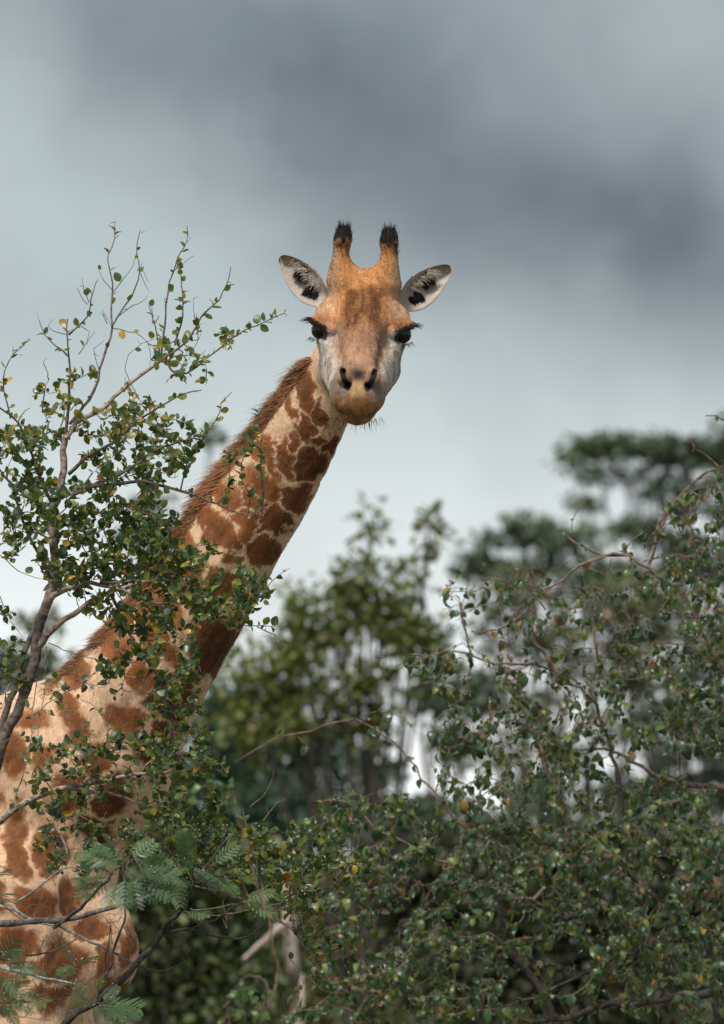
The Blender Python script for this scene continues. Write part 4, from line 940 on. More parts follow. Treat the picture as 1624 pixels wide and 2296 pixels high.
def left_shrub():
    D = 19.45
    b = P(-60, 1900, D + 0.1); b[2] = 0
    s = Shrub('round_leaved_shrub', 'tall sharp shrub with small round glossy leaves and yellow leaves in front of the giraffe', 'shrub', b, 21); s.gm = 1.75; s.lf = 2.9
    tb = (0.135, 0.105, 0.095); lt = (0.34, 0.26, 0.22)
    s.limb([tuple(b - [0, 0, 0.1]), tuple(P(-60, 2150, D + 0.05)), tuple(P(-25, 1820, D))] + c4([(0, 1390), (40, 1230), (100, 1100), (150, 960), (190, 780), (210, 640), (240, 520)]), D, 0.022, 0.0142, tb)
    s.limb(c4([(240, 520), (290, 390), (320, 250), (310, 120)]) + c3([(300, 1760), (365, 1560), (370, 1400), (370, 1300)]), D, 0.0142, 0.0085, lt, dd=-0.02)
    s.limb(c3([(370, 1300), (385, 1150), (385, 1000), (383, 800), (378, 650)]), D - 0.02, 0.005, 0.0013, (0.19, 0.14, 0.125), leaf=14, dd=-0.1)
    s.limb([tuple(P(-40, 1760, D + 0.1))] + c4([(0, 1120), (40, 1000), (80, 880), (130, 720), (180, 620), (240, 520)]), D + 0.1, 0.011, 0.008, tb)
    s.limb(c4([(220, 700), (270, 640), (370, 550), (470, 490), (560, 430), (700, 370), (860, 330)]), D, 0.0105, 0.003, lt, dd=-0.15, leaf=6)
    s.limb(c4([(240, 490), (300, 420), (420, 350), (520, 340), (700, 400), (880, 460), (1000, 430)]), D, 0.009, 0.0025, lt, dd=-0.2, leaf=10)
    s.limb(c3([(370, 1320), (430, 1240), (540, 1180), (640, 1090), (740, 1000), (840, 930), (930, 860)]), D - 0.03, 0.0072, 0.004, lt, dd=0.05)
    s.limb(c3([(930, 870), (960, 940), (1010, 970), (1080, 940), (1160, 880), (1260, 810), (1380, 720), (1500, 660), (1595, 618)]), D, 0.0036, 0.0011, tb, leaf=40, dd=-0.05)
    s.limb(c3([(390, 1240), (470, 1130), (540, 1030), (570, 920), (600, 790), (625, 680), (632, 500), (610, 380), (605, 280), (635, 190), (645, 105)]), D - 0.02, 0.0046, 0.0009, (0.19, 0.14, 0.125), dd=0.08, leaf=5)
    s.limb(c3([(625, 700), (690, 580), (750, 480), (780, 390), (765, 300), (785, 160)]), D, 0.0026, 0.0010, tb, leaf=9)
    s.limb(c3([(385, 740), (450, 680), (500, 590), (520, 500), (550, 430)]), D - 0.1, 0.0026, 0.001, tb, leaf=12)
    s.limb(c3([(380, 860), (300, 800), (250, 740), (220, 660)]), D - 0.1, 0.0024, 0.001, tb, leaf=14)
    s.limb(c3([(905, 880), (915, 640), (930, 520), (960, 380), (1000, 280), (1045, 220), (1048, 130)]), D + 0.02, 0.003, 0.0010, tb, leaf=7)
    s.limb(c3([(980, 800), (1000, 680), (1015, 560), (1010, 320)]), D, 0.003, 0.001, tb, leaf=34)
    s.limb(c3([(930, 860), (1000, 820), (1060, 760), (1100, 680), (1150, 600), (1230, 540), (1270, 450), (1295, 360)]), D, 0.0034, 0.001, tb, leaf=10)
    s.limb(c3([(900, 870), (880, 740), (850, 640), (835, 580)]), D, 0.0024, 0.001, tb, leaf=30)
    s.limb(c3([(420, 1600), (560, 1590), (720, 1580), (860, 1590), (980, 1620), (1100, 1650), (1220, 1690), (1330, 1730), (1440, 1755)]), D - 0.05, 0.0055, 0.002, tb, leaf=5, dd=-0.1)
    s.limb(c3([(1010, 1620), (1060, 1450), (1130, 1320), (1210, 1210), (1240, 1130), (1300, 1060)]), D - 0.1, 0.0024, 0.001, tb, leaf=36)
    s.limb(c3([(1440, 1755), (1480, 1680), (1470, 1500), (1475, 1380), (1450, 1180)]), D - 0.14, 0.0022, 0.001, tb, leaf=48)
    s.limb(c3([(1220, 1690), (1260, 1630), (1290, 1540), (1280, 1400)]), D - 0.14, 0.002, 0.001, tb, leaf=50)
    s.limb(c3([(1390, 1745), (1410, 1650), (1360, 1500), (1410, 1350), (1440, 1250)]), D - 0.14, 0.002, 0.001, tb, leaf=50)
    s.limb(c3([(385, 1520), (500, 1420), (650, 1330), (780, 1230), (850, 1170), (1000, 1090), (1130, 1050)]), D - 0.02, 0.0055, 0.0014, tb, leaf=12, dd=-0.15)
    s.limb(c3([(400, 1640), (500, 1590), (640, 1520), (780, 1440), (900, 1370), (1020, 1340), (1130, 1330)]), D, 0.0058, 0.0016, tb, leaf=18, dd=-0.2)
    s.limb(c4([(300, 330), (260, 250), (150, 60)]) + c3([(60, 1580), (0, 1500), (-60, 1440)]), D, 0.0055, 0.003, tb, leaf=20)
    s.limb(c3([(300, 1700), (230, 1540), (180, 1420), (120, 1290), (60, 1200), (0, 1150)]), D, 0.005, 0.0025, tb, leaf=20, dd=-0.1)
    s.limb(c3([(60, 1210), (40, 1100), (20, 980), (45, 880), (160, 770)]), D - 0.08, 0.0026, 0.001, tb, leaf=24)
    s.limb(c4([(560, 340), (800, 330), (950, 320), (1100, 420), (1290, 430), (1450, 430), (1530, 400)]), D - 0.12, 0.0048, 0.0014, tb, leaf=34, dd=-0.1)
    s.limb(c4([(1060, 410), (1150, 470), (1250, 520), (1400, 590), (1540, 590)]), D - 0.2, 0.0026, 0.001, tb, leaf=28)
    s.limb(c4([(620, 400), (680, 540), (720, 620), (790, 730), (850, 800), (900, 880), (930, 960), (960, 1100), (980, 1200)]), D - 0.12, 0.0058, 0.0022, tb, leaf=34, dd=-0.05)
    s.limb([tuple(P(-50, 1885, D))] + c5([(0, 370), (80, 310), (200, 235), (330, 195), (480, 170), (620, 140), (760, 115), (900, 100), (1180, 85)]), D - 0.05, 0.0105, 0.0022, lt, leaf=8, dd=-0.15)
    s.limb(c5([(400, 210), (550, 220), (700, 250), (800, 300), (900, 350)]), D - 0.1, 0.006, 0.002, lt, leaf=16)
    s.limb(c4([(790, 1410), (900, 1290), (960, 1180), (1010, 1100)]), D - 0.15, 0.003, 0.0014, lt, leaf=26)
    s.limb(c4([(960, 1170), (1060, 1200), (1150, 1260), (1200, 1330)]), D - 0.15, 0.002, 0.0012, tb, leaf=40)
    # thin bare shoots against the sky
    for l in ([(640, 495), (700, 420), (750, 350), (765, 310)], [(500, 560), (475, 500), (465, 425)], [(640, 500), (580, 440), (557, 355)], [(660, 640), (740, 580), (810, 548), (825, 520)], [(490, 570), (445, 500), (436, 480)],
              [(965, 380), (1010, 360), (1070, 300)], [(630, 705), (760, 730), (830, 790), (845, 880), (835, 930)], [(1100, 690), (1080, 540)], [(940, 560), (920, 530)], [(440, 850), (490, 780), (525, 715)], [(380, 740), (300, 720), (275, 690), (305, 645)],
              [(270, 960), (240, 900), (265, 865)], [(560, 960), (530, 870), (525, 820), (590, 770)], [(780, 1100), (700, 900), (800, 790), (860, 770)], [(600, 680), (570, 600), (620, 690)], [(770, 380), (790, 360), (830, 440)], [(1010, 970), (1050, 830)], [(780, 390), (800, 420), (830, 495)],
              [(1100, 680), (1110, 760), (1040, 900)], [(860, 640), (850, 580)], [(450, 690), (500, 730), (480, 800)]):
        s.bare(c3(l), D + s.rs.uniform(-0.06, 0.06), 0.0014, leaf=3)
    for l in ([(210, 880), (185, 1050), (175, 1240), (120, 1450), (60, 1620)], [(260, 700), (250, 950), (210, 1250), (205, 1400)], [(60, 1620), (160, 1340)], [(500, 1480), (500, 1250), (505, 1100)], [(590, 1330), (600, 1150), (540, 1050), (430, 990)], [(270, 680), (400, 740), (520, 770), (610, 790), (700, 770)],
              [(1110, 800), (1080, 950), (1065, 1060)], [(160, 1110), (300, 1000), (460, 900), (560, 820)], [(730, 870), (900, 905)], [(30, 960), (80, 880), (130, 800)], [(0, 420), (60, 560), (130, 650)], [(0, 190), (60, 240), (150, 300), (260, 330)], [(260, 1330), (220, 1260)], [(1390, 570), (1300, 560), (1200, 540)],
              [(650, 700), (740, 735), (660, 705)], [(960, 1160), (940, 1320), (980, 1400)], [(1210, 1330), (1200, 1450), (1240, 1620)], [(1450, 430), (1530, 330), (1624, 260)], [(1440, 590), (1540, 640), (1600, 690)], [(1540, 640), (1560, 760), (1580, 830)]):
        s.bare(c4(l), D - 0.1 + s.rs.uniform(-0.08, 0.08), 0.0017, leaf=7, col=(0.24, 0.18, 0.15))
    # leafy regions
    s.grow([(240, 900), (330, 880), (420, 930), (440, 1030), (410, 1090), (330, 1110), (230, 1110), (190, 1040)], 62, D - 0.25, D + 0.25, leaf=46)
    s.grow([(60, 880), (200, 830), (260, 900), (200, 1000), (60, 1050)], 22, D - 0.2, D + 0.2, leaf=34)
    s.grow([(0, 940), (80, 960), (120, 1080), (60, 1250), (0, 1260)], 46, D - 0.2, D + 0.2, leaf=46)
    s.grow([(60, 1060), (240, 1080), (330, 1100), (400, 1160), (430, 1260), (300, 1330), (150, 1330), (60, 1260)], 105, D - 0.3, D + 0.25, leaf=52)
    s.grow([(130, 1160), (330, 1160), (440, 1230), (450, 1390), (330, 1420), (160, 1400), (120, 1290)], 90, D - 0.3, D + 0.1, leaf=54)
    s.grow([(340, 1210), (470, 1215), (600, 1290), (600, 1370), (500, 1400), (400, 1380)], 58, D - 0.35, D - 0.05, leaf=50)
    s.grow([(330, 1400), (440, 1400), (450, 1480), (400, 1560), (300, 1500), (240, 1480)], 26, D - 0.3, D - 0.05, leaf=48)
    s.grow([(220, 1480), (290, 1490), (300, 1560), (230, 1560)], 10, D - 0.25, D - 0.1, leaf=46)
    s.grow([(380, 1480), (450, 1520), (470, 1640), (460, 1720), (330, 1700), (300, 1600)], 38, D - 0.35, D - 0.05, leaf=46)
    s.grow([(290, 1660), (440, 1640), (520, 1700), (530, 1820), (440, 1880), (330, 1850), (280, 1760)], 66, D - 0.35, D, leaf=52)
    s.grow([(80, 1660), (280, 1640), (290, 1760), (180, 1830), (90, 1800), (60, 1720)], 58, D - 0.25, D - 0.02, leaf=36)
    s.grow([(50, 1790), (210, 1780), (240, 1930), (160, 2010), (80, 1930)], 34, D - 0.25, D - 0.02, leaf=30)
    s.grow([(0, 1330), (60, 1380), (60, 1560), (0, 1600)], 12, D - 0.2, D + 0.1, leaf=40)
    s.grow([(330, 740), (470, 680), (540, 740), (480, 860), (400, 860), (350, 820)], 16, D - 0.15, D + 0.1, leaf=36)
    s.grow([(0, 1560), (140, 1500), (330, 1500), (330, 1700), (60, 1720), (0, 1700)], 34, D - 0.25, D - 0.05, leaf=7, r=0.0016, col=(0.24, 0.18, 0.15), wob=0.1)
    s.grow([(200, 1830), (330, 1850), (430, 1880), (400, 1950), (230, 1960)], 34, D - 0.3, D - 0.02, leaf=40)
    s.spurs(0.7)
    def colf(pos, rs):
        px, py, _ = proj(pos); n = len(pos); pr = fbm(pos * 4, 9)
        w = np.zeros((n, 7)); top = sstep(py, 1150, 750)
        w[:, 0] = 0.30 * (1 - top); w[:, 1] = 0.42 - 0.15 * top; w[:, 2] = 0.20 + 0.22 * top; w[:, 3] = 0.06 + 0.16 * top + 0.12 * (px > 380) * (py > 1200); w[:, 4] = 0.038 + 0.06 * top; w[:, 5] = 0.03 + 0.12 * top; w[:, 6] = 0.006
        w /= w.sum(1, keepdims=True); return (rs.rand(n, 1) > np.cumsum(w, 1)).sum(1).clip(0, 6)
    n = s.finish(ROUND, M_leaf, 0.0225, GREENS, None, 'upright', 300, 0.42, colf); s.drops(110, 0.0019); print('left shrub leaves', n)
left_shrub()

def low_shrub():
    D = 19.25; b = P(800, 2200, D); b[2] = 0
    s = Shrub('low_round_leaved_shrub', 'low sharp shrub with small dark round leaves between giraffe chest and curled leaf shrub', 'shrub', b, 31); s.lf = 2.6; s.gm = 1.4
    col = (0.20, 0.14, 0.115)
    s.limb([tuple(b - [0, 0, 0.1]), tuple(P(790, 2400, D)), tuple(P(760, 2230, D))] + [(690, 2140), (650, 2080), (600, 2050), (560, 2020), (500, 2000), (430, 1985)], D, 0.016, 0.003, col)
    for l, r in (([(690, 2140), (720, 2040), (760, 1960), (820, 1910), (850, 1890)], .005), ([(660, 2090), (650, 2000), (670, 1920), (690, 1860)], .0045), ([(600, 2050), (580, 1950), (560, 1880), (545, 1810)], .004), ([(720, 2040), (780, 2010), (850, 1990)], .003), ([(560, 2020), (520, 1920), (470, 1850)], .004),
                 ([(600, 2050), (680, 1985), (790, 1935)], .003), ([(760, 2230), (700, 2200), (650, 2150)], .003), ([(480, 1990), (420, 1940), (380, 1920)], .003)):
        s.limb(l, D, r, 0.001, col, leaf=16, dd=s.rs.uniform(-0.2, 0.1))
    s.grow([(560, 1860), (700, 1840), (830, 1880), (850, 1960), (780, 2030), (660, 2050), (570, 1990)], 120, D - 0.25, D + 0.15, leaf=50)
    s.grow([(420, 1830), (560, 1850), (580, 1960), (540, 2000), (430, 1960)], 60, D - 0.1, D + 0.2, leaf=44)
    s.grow([(640, 2040), (760, 2040), (760, 2150), (690, 2150)], 20, D - 0.2, D + 0.2, leaf=36)
    for l in ([(430, 2040), (520, 2030), (640, 2000), (760, 1985)], [(440, 2060), (560, 2040), (700, 2010)], [(560, 1810), (600, 1770), (612, 1730)], [(590, 1840), (622, 1800), (640, 1790)], [(500, 2020), (510, 2080)], [(560, 2030), (620, 2040), (650, 2035)]):
        s.bare(l, D - 0.1, 0.0014, col=(0.26, 0.19, 0.15))
    s.spurs(0.6)
    n = s.finish(ROUND, M_leaf, 0.0240, GREENS, [.34, .36, .18, .06, .025, .03, .008], 'upright', 300); s.drops(90, 0.0018); print('low shrub', n)
low_shrub()

def feather_tree():
    D = 19.0; b = P(90, 2250, D); b[2] = 0
    s = Shrub('feather_leaved_sapling', 'sharp dark branched sapling with feathery fern like fronds in front of the giraffe chest', 'tree', b, 41)
    bl = (0.055, 0.045, 0.040); gr = (0.24, 0.225, 0.20); li = (0.30, 0.34, 0.30)
    s.limb([tuple(b - [0, 0, 0.1]), tuple(P(90, 2500, D)), tuple(P(125, 2330, D))] + c5([(400, 1490), (480, 1430), (560, 1390), (680, 1280), (770, 1180), (860, 1080), (910, 1000)]), D, 0.02, 0.0075, bl)
    s.limb(c5([(910, 1000), (930, 960), (990, 910), (1050, 820), (1090, 730)]), D, 0.0075, 0.003, bl, dd=-0.1)
    s.limb(c5([(905, 1010), (1060, 985), (1200, 1020), (1370, 1030), (1450, 980), (1500, 940)]), D, 0.0045, 0.0012, bl)
    s.limb(c5([(780, 1190), (700, 1150), (560, 1080), (440, 1020), (330, 970)]), D, 0.0045, 0.003, gr)
    s.limb(c5([(300, 980), (400, 900), (520, 790), (600, 710), (690, 620), (740, 540)]), D, 0.0055, 0.002, bl, dd=-0.15)
    s.limb([tuple(P(-60, 2080, D))] + c5([(0, 960), (100, 955), (250, 945), (370, 935), (500, 900), (640, 870), (740, 840), (860, 790)]), D, 0.0105, 0.005, (0.15, 0.13, 0.12))
    s.limb([tuple(P(-90, 2330, D + 0.05)), tuple(P(-60, 2080, D))], D, 0.0135, 0.0105, (0.15, 0.13, 0.12))
    s.limb([tuple(b - [0, 0, 0.1]), tuple(P(-60, 2600, D + 0.05)), tuple(P(-90, 2330, D + 0.05))], D, 0.018, 0.0135, (0.15, 0.13, 0.12))
    s.limb(c5([(540, 1390), (580, 1290), (640, 1100), (680, 950), (690, 800), (690, 640)]), D - 0.05, 0.0048, 0.0018, (0.12, 0.09, 0.08))
    s.limb(c5([(-30, 850), (90, 880), (180, 930), (300, 965)]), D, 0.005, 0.0035, li)
    s.limb(c5([(-60, 1170), (120, 1210), (250, 1250), (380, 1280), (480, 1310)]), D - 0.1, 0.0062, 0.002, li)
    s.limb(c5([(580, 1300), (590, 1180), (620, 960)]), D - 0.08, 0.003, 0.0012, bl)
    s.limb(c5([(80, 840), (200, 760), (300, 690), (380, 650), (480, 660)]), D - 0.05, 0.0035, 0.0014, gr)
    s.limb(c5([(780, 1190), (880, 1230), (970, 1200), (1045, 1165)]), D, 0.0034, 0.0012, bl)
    s.limb(c5([(-40, 1120), (210, 1120), (330, 1080), (430, 1040)]), D - 0.05, 0.0038, 0.0014, bl)
    s.limb(c5([(340, 460), (380, 560), (370, 640)]), D - 0.05, 0.003, 0.0016, gr)
    for l in ([(1010, 980), (1050, 1090), (1030, 1160)], [(1045, 1090), (1065, 1200)], [(965, 880), (970, 980), (1010, 1030)], [(1140, 930), (1195, 1010)], [(1060, 985), (1210, 935)], [(560, 1080), (520, 1180), (500, 1400)], [(300, 1100), (390, 1200)], [(180, 1270), (260, 1380), (440, 1450)], [(0, 630), (60, 660), (100, 700)],
              [(620, 960), (640, 1090)], [(690, 960), (730, 1085)], [(500, 950), (480, 1030)], [(240, 1260), (200, 1400)], [(100, 1480), (300, 1500)], [(620, 1150), (650, 1250), (625, 1300)], [(270, 700), (200, 640)], [(300, 980), (280, 870), (180, 850)], [(450, 560), (560, 400), (600, 320)], [(770, 1180), (700, 1200), (600, 1150)]):
        s.bare(c5(l), D - 0.05 + s.rs.uniform(-0.06, 0.06), 0.0013)
    s.grow(c5([(60, 860), (700, 900), (640, 1100), (100, 1150)]), 46, D - 0.15, D + 0.1, leaf=0, r=0.0016)
    s.grow(c5([(100, 1180), (560, 1240), (520, 1480), (150, 1500)]), 40, D - 0.15, D + 0.1, leaf=0, r=0.0016)
    s.spurs(0.8)
    mb = MB()
    for path, r, col in s.tw: tube(mb, path, np.linspace(r, r * 0.45, len(path)), 4, col, 0.25, s.rs)
    mb.build('twigs', M_bark, s.root, kind='stuff')
    # fronds: rachis, paired pinnae, each with rows of leaflets
    def frond_mesh(rs, col, np_=8):
        mb = MB(); L = 1.0
        ry = np.linspace(0, 1, 9); rz = -0.16 * ry ** 2
        tube(mb, np.stack([0 * ry, ry, rz], 1), np.linspace(0.012, 0.005, 9), 4, np.array(col) * 1.3, 0, rs)
        for i in range(np_):
            y0 = 0.14 + 0.84 * i / (np_ - 1); ln = 0.36 * math.sin(math.pi * (0.22 + 0.70 * i / np_)) ** 0.8
            for sg in (-1, 1):
                an = rad(58 - 20 * i / np_) * sg; dv = np.array([math.sin(an), math.cos(an), -0.18 + 0.2 * rs.randn() * 0.5]); st = np.array([0, y0, -0.16 * y0 ** 2])
                m = 14; t = np.linspace(0.08, 1, m); c = st + np.outer(t * ln, dv); c[:, 2] -= 0.12 * ln * t * t
                pr = np.array([math.cos(an), -math.sin(an), 0.0]); hw = 0.050 * np.sin(np.pi * (0.18 + 0.74 * t)) ** 0.6
                for side in (-1, 1):
                    a = c; tip = c + side * pr * hw[:, None] + dv * 0.022 + np.array([0, 0, 0.008 * side]); w = dv * (ln / m * 0.72)
                    v = np.stack([a - w * 0.5, a + w * 0.6, tip + w * 0.5, tip - w * 0.45], 1).reshape(-1, 3)
                    cc = np.repeat(np.array(col) * (0.75 + 0.5 * rs.rand(m, 1)), 4, 0); mb.add(v, np.arange(m * 4).reshape(-1, 4), cc)
        return mb.mesh('frond', M_frond, smooth=False)
    tl = (0.064, 0.118, 0.052); t2 = (0.096, 0.155, 0.062); yl = (0.13, 0.185, 0.070)
    meshes = {'d': [frond_mesh(s.rs, tl, k) for k in (7, 8, 9)], 'm': [frond_mesh(s.rs, t2, k) for k in (7, 9)], 'y': [frond_mesh(s.rs, yl, k) for k in (6, 7)]}
    FR = [((1050, 660), (1040, 480), 'd'), ((1090, 640), (1250, 690), 'd'), ((1080, 650), (1210, 740), 'd'), ((1200, 620), (1300, 520), 'm'), ((700, 600), (560, 500), 'm'), ((690, 620), (480, 540), 'm'), ((720, 560), (800, 470), 'm'), ((640, 680), (500, 610), 'd'), ((620, 700), (460, 690), 'd'), ((600, 720), (470, 770), 'd'), ((690, 640), (640, 490), 'd'),
          ((740, 600), (850, 500), 'm'), ((760, 640), (900, 620), 'd'), ((800, 660), (960, 680), 'd'), ((760, 700), (880, 800), 'd'), ((700, 700), (690, 830), 'd'), ((740, 700), (760, 840), 'd'), ((840, 720), (960, 770), 'd'), ((660, 720), (600, 830), 'd'), ((880, 650), (860, 560), 'm'), ((900, 700), (1010, 620), 'm'), ((960, 690), (1040, 720), 'd'),
          ((1000, 700), (950, 800), 'y'), ((1010, 720), (1000, 830), 'y'), ((1380, 800), (1500, 770), 'y'), ((1390, 820), (1510, 870), 'y'), ((1400, 810), (1470, 920), 'y'), ((1290, 650), (1370, 650), 'm'), ((1260, 470), (1240, 390), 'y'), ((1270, 480), (1310, 420), 'y'), ((1330, 690), (1420, 700), 'y'), ((1050, 890), (1150, 880), 'y'), ((1040, 900), (1130, 930), 'y'), ((1240, 700), (1320, 780), 'm'),
          ((560, 1420), (740, 1410), 'm'), ((580, 1400), (650, 1310), 'm'), ((570, 1430), (700, 1490), 'm'), ((540, 1400), (430, 1390), 'y'), ((620, 1420), (770, 1460), 'd'), ((430, 1180), (380, 1080), 'm'), ((430, 1190), (520, 1120), 'm'), ((420, 1190), (360, 1220), 'm'), ((550, 1340), (540, 1260), 'y'),
          ((-20, 1160), (60, 1080), 'd'), ((0, 1150), (110, 1110), 'd'), ((20, 1180), (170, 1170), 'd'), ((80, 1200), (230, 1190), 'd'), ((60, 1190), (140, 1240), 'm'), ((0, 1240), (50, 1340), 'd'), ((20, 1260), (130, 1310), 'd'), ((10, 1300), (90, 1400), 'd'), ((60, 1290), (150, 1260), 'm'), ((-10, 1330), (20, 1460), 'd'), ((60, 1380), (170, 1430), 'm'), ((20, 1400), (90, 1500), 'd'),
          ((100, 1350), (230, 1370), 'm'), ((430, 1290), (500, 1340), 'y'), ((410, 1280), (470, 1370), 'm'), ((-20, 800), (60, 760), 'm'), ((-10, 820), (90, 800), 'm'), ((-30, 700), (20, 640), 'm')]
    from mathutils import Matrix
    inv = s.root.matrix_world.inverted(); sk = np.concatenate(s.sk); rs = s.rs; dpos = []
    for a, c, k in FR:
        da = D - 0.12 + rs.uniform(-0.1, 0.08); A = P(*c5([a])[0], da); E = P(*c5([c])[0], da - rs.uniform(-0.02, 0.09)); j = np.argmin(((sk - A) ** 2).sum(1))
        y = E - A; ln = np.linalg.norm(y) * 1.05; y = unit(y); z = unit(np.array([0, -0.75, 0.75]) + rs.normal(size=3) * 0.35); x = unit(np.cross(y, z)); z = np.cross(x, y)
        M = np.eye(4); M[:3, 0] = x * ln * rs.uniform(.95, 1.2); M[:3, 1] = y * ln; M[:3, 2] = z * ln; M[:3, 3] = A
        me = meshes[k][rs.randint(len(meshes[k]))]; o = bpy.data.objects.new('frond', me); C.objects.link(o); o.parent = s.root; o.matrix_parent_inverse = inv; o.matrix_world = Matrix(M.tolist())
        q = MB(); pth = smooth_path([sk[j], (sk[j] + A) / 2 - y * ln * 0.05, A], 0.02); tube(q, pth, np.full(len(pth), 0.0014), 4, (0.12, 0.10, 0.07)); q.build('stalk', M_bark, o)
        for _ in range(3): dpos.append(A + y * ln * rs.rand() + x * rs.uniform(-.25, .25) * ln - np.array([0, 0.002, -0.001]))
    mb = MB()
    for p in dpos: sphere(mb, p, 0.0016 * rs.uniform(0.6, 1.2), (1, 1, 1), 8, 6)
    mb.build('rain_drops', M_water, s.root, kind='stuff')
feather_tree()

CURL = [leaf_tpl(w, f, c, prof=lambda y: np.sin(np.pi * np.clip(y, 0, 1) ** 0.7) ** 0.8, twist=t) for w, f, c, t in ((0.30, 0.5, 1.6, 0.3), (0.27, 0.7, 2.3, -0.4), (0.33, 0.35, 1.1, 0.2), (0.24, 0.6, 1.9, 0.6))]
def right_shrub():
    D = 17.6; b = P(1560, 2300, D); b[2] = 0
    s = Shrub('curled_leaf_shrub', 'large tangled thorny shrub with drooping curled leaves filling the lower right', 'shrub', b, 51); s.lf = 1.95; s.kink = 1.0; s.gm = 1.45; s.rk = 0.78
    br = (0.19, 0.132, 0.105); dk = (0.060, 0.046, 0.040); rd = (0.20, 0.125, 0.088)
    s.limb([tuple(b - [0, 0, 0.1]), tuple(P(1600, 2500, D)), tuple(P(1610, 2300, D))] + c7([(1600, 1000), (1580, 900), (1540, 835)]), D, 0.035, 0.018, dk)
    s.limb([tuple(b - [0.25, 0, 0.1]), tuple(P(1400, 2600, D)), tuple(P(1330, 2400, D)), tuple(P(1250, 2300, D - .1))], D, 0.028, 0.018, dk)
    s.limb([tuple(P(1250, 2300, D - .1))] + c7([(1000, 1060), (930, 960), (870, 860), (830, 700)]), D - .1, 0.0135, 0.007, dk)
    s.limb([tuple(b - [0.5, 0.1, 0.1]), tuple(P(1050, 2650, D)), tuple(P(900, 2400, D)), tuple(P(800, 2260, D)), tuple(P(760, 2150, D))], D, 0.022, 0.008, dk)
    s.limb(c7([(1700, 1020), (1624, 1040), (1480, 1060), (1350, 1085), (1200, 1090), (1100, 1130), (950, 1145)]), D - 0.2, 0.0135, 0.008, dk)
    s.limb(c7([(1540, 835), (1420, 860), (1300, 900), (1150, 960), (1050, 1010), (960, 1060)]), D - 0.1, 0.009, 0.004, dk, leaf=10)
    s.limb(c7([(1540, 835), (1450, 720), (1350, 650), (1250, 590), (1190, 560)]), D, 0.0125, 0.006, dk)
    s.limb(c7([(1250, 600), (1250, 500), (1250, 380), (1230, 250), (1200, 150), (1150, 10)]) + c6([(1150, 1040), (1080, 960), (960, 905)]), D, 0.0085, 0.0035, dk)
    s.limb(c6([(960, 905), (860, 910), (790, 895), (700, 865), (650, 855), (560, 890)]), D, 0.0048, 0.002, br, dd=-0.1, leaf=8)
    s.limb(c7([(880, 545), (800, 510), (680, 420), (580, 310), (510, 210), (440, 140), (370, 95), (290, 90)]) + c6([(160, 1140), (60, 1165), (-20, 1210), (-90, 1250)]), D - 0.1, 0.0048, 0.0013, rd, leaf=5)
    s.limb(c7([(1190, 560), (1050, 640), (960, 715), (870, 710), (800, 670), (700, 610), (590, 560)]), D, 0.0085, 0.004, br, leaf=4)
    s.limb(c7([(590, 560), (510, 500), (420, 460), (330, 390), (250, 370), (185, 370)]), D, 0.0042, 0.002, br, leaf=10)
    s.limb(c7([(1190, 560), (1000, 570), (880, 545)]), D, 0.0065, 0.0052, br)
    s.limb(c7([(1540, 835), (1640, 700), (1700, 500), (1720, 350)]), D + 0.1, 0.0135, 0.010, dk)
    s.limb(c7([(1720, 350), (1624, 330), (1500, 310), (1400, 280), (1300, 230), (1240, 200), (1150, 190)]), D + 0.1, 0.0105, 0.004, br, leaf=6)
    s.limb(c7([(1720, 350), (1740, 150), (1720, 0)]) + c6([(1690, 940), (1624, 920), (1560, 820), (1500, 700), (1450, 640), (1360, 570), (1290, 525)]), D + 0.1, 0.010, 0.0045, br)
    s.limb(c6([(1290, 525), (1200, 525), (1110, 475), (1050, 435)]), D + 0.05, 0.0045, 0.003, br, leaf=3)
    s.limb(c6([(1290, 525), (1200, 545), (1100, 600), (1000, 660), (920, 720), (880, 800), (870, 850)]), D + 0.05, 0.0045, 0.0018, br, leaf=6)
    s.limb(c6([(1360, 560), (1390, 450), (1440, 360), (1490, 300), (1560, 250), (1624, 225), (1680, 200)]), D + 0.05, 0.0050, 0.0035, br, leaf=6)
    s.limb(c6([(1400, 440), (1450, 340), (1530, 290), (1624, 280)]), D, 0.003, 0.0016, br, leaf=6)
    s.limb(c6([(1624, 230), (1580, 190), (1530, 150), (1500, 120)]), D, 0.0034, 0.0014, rd, leaf=14)
    s.limb(c6([(1690, 30), (1624, 38), (1560, 35)]), D, 0.0032, 0.0016, dk, leaf=26)
    s.limb(c6([(1690, 30), (1720, 120), (1690, 200)]), D, 0.0034, 0.0034, dk)
    s.limb(c6([(1340, 545), (1420, 520), (1520, 528), (1650, 520)]), D + 0.05, 0.003, 0.0018, br, leaf=5)
    s.limb(c6([(930, 580), (960, 650), (1000, 715)]), D, 0.005, 0.003, br)
    s.limb(c6([(930, 720), (990, 760), (1020, 820), (1080, 850), (1200, 850)]), D, 0.0028, 0.0014, br, leaf=8)
    s.limb(c6([(950, 800), (975, 870), (1060, 950), (1120, 990), (1150, 1040)]), D, 0.0062, 0.005, br)
    s.limb(c6([(850, 960), (900, 1040), (940, 1120), (980, 1218)]) + c7([(1000, 290), (1050, 330)]), D - 0.1, 0.0042, 0.006, br, leaf=8)
    s.limb(c6([(860, 920), (850, 960), (850, 1000)]), D - 0.1, 0.0042, 0.0042, br)
    s.limb(c6([(1500, 990), (1470, 1080), (1460, 1200)]) + c7([(1470, 290)]), D + 0.05, 0.0026, 0.0020, dk, leaf=8)
    s.limb(c6([(1160, 740), (1170, 850), (1190, 920), (1240, 960), (1190, 1010)]), D + 0.05, 0.005, 0.003, br, leaf=6)
    s.limb(c6([(805, 1020), (810, 1100), (805, 1160)]), D - 0.1, 0.005, 0.0025, rd)
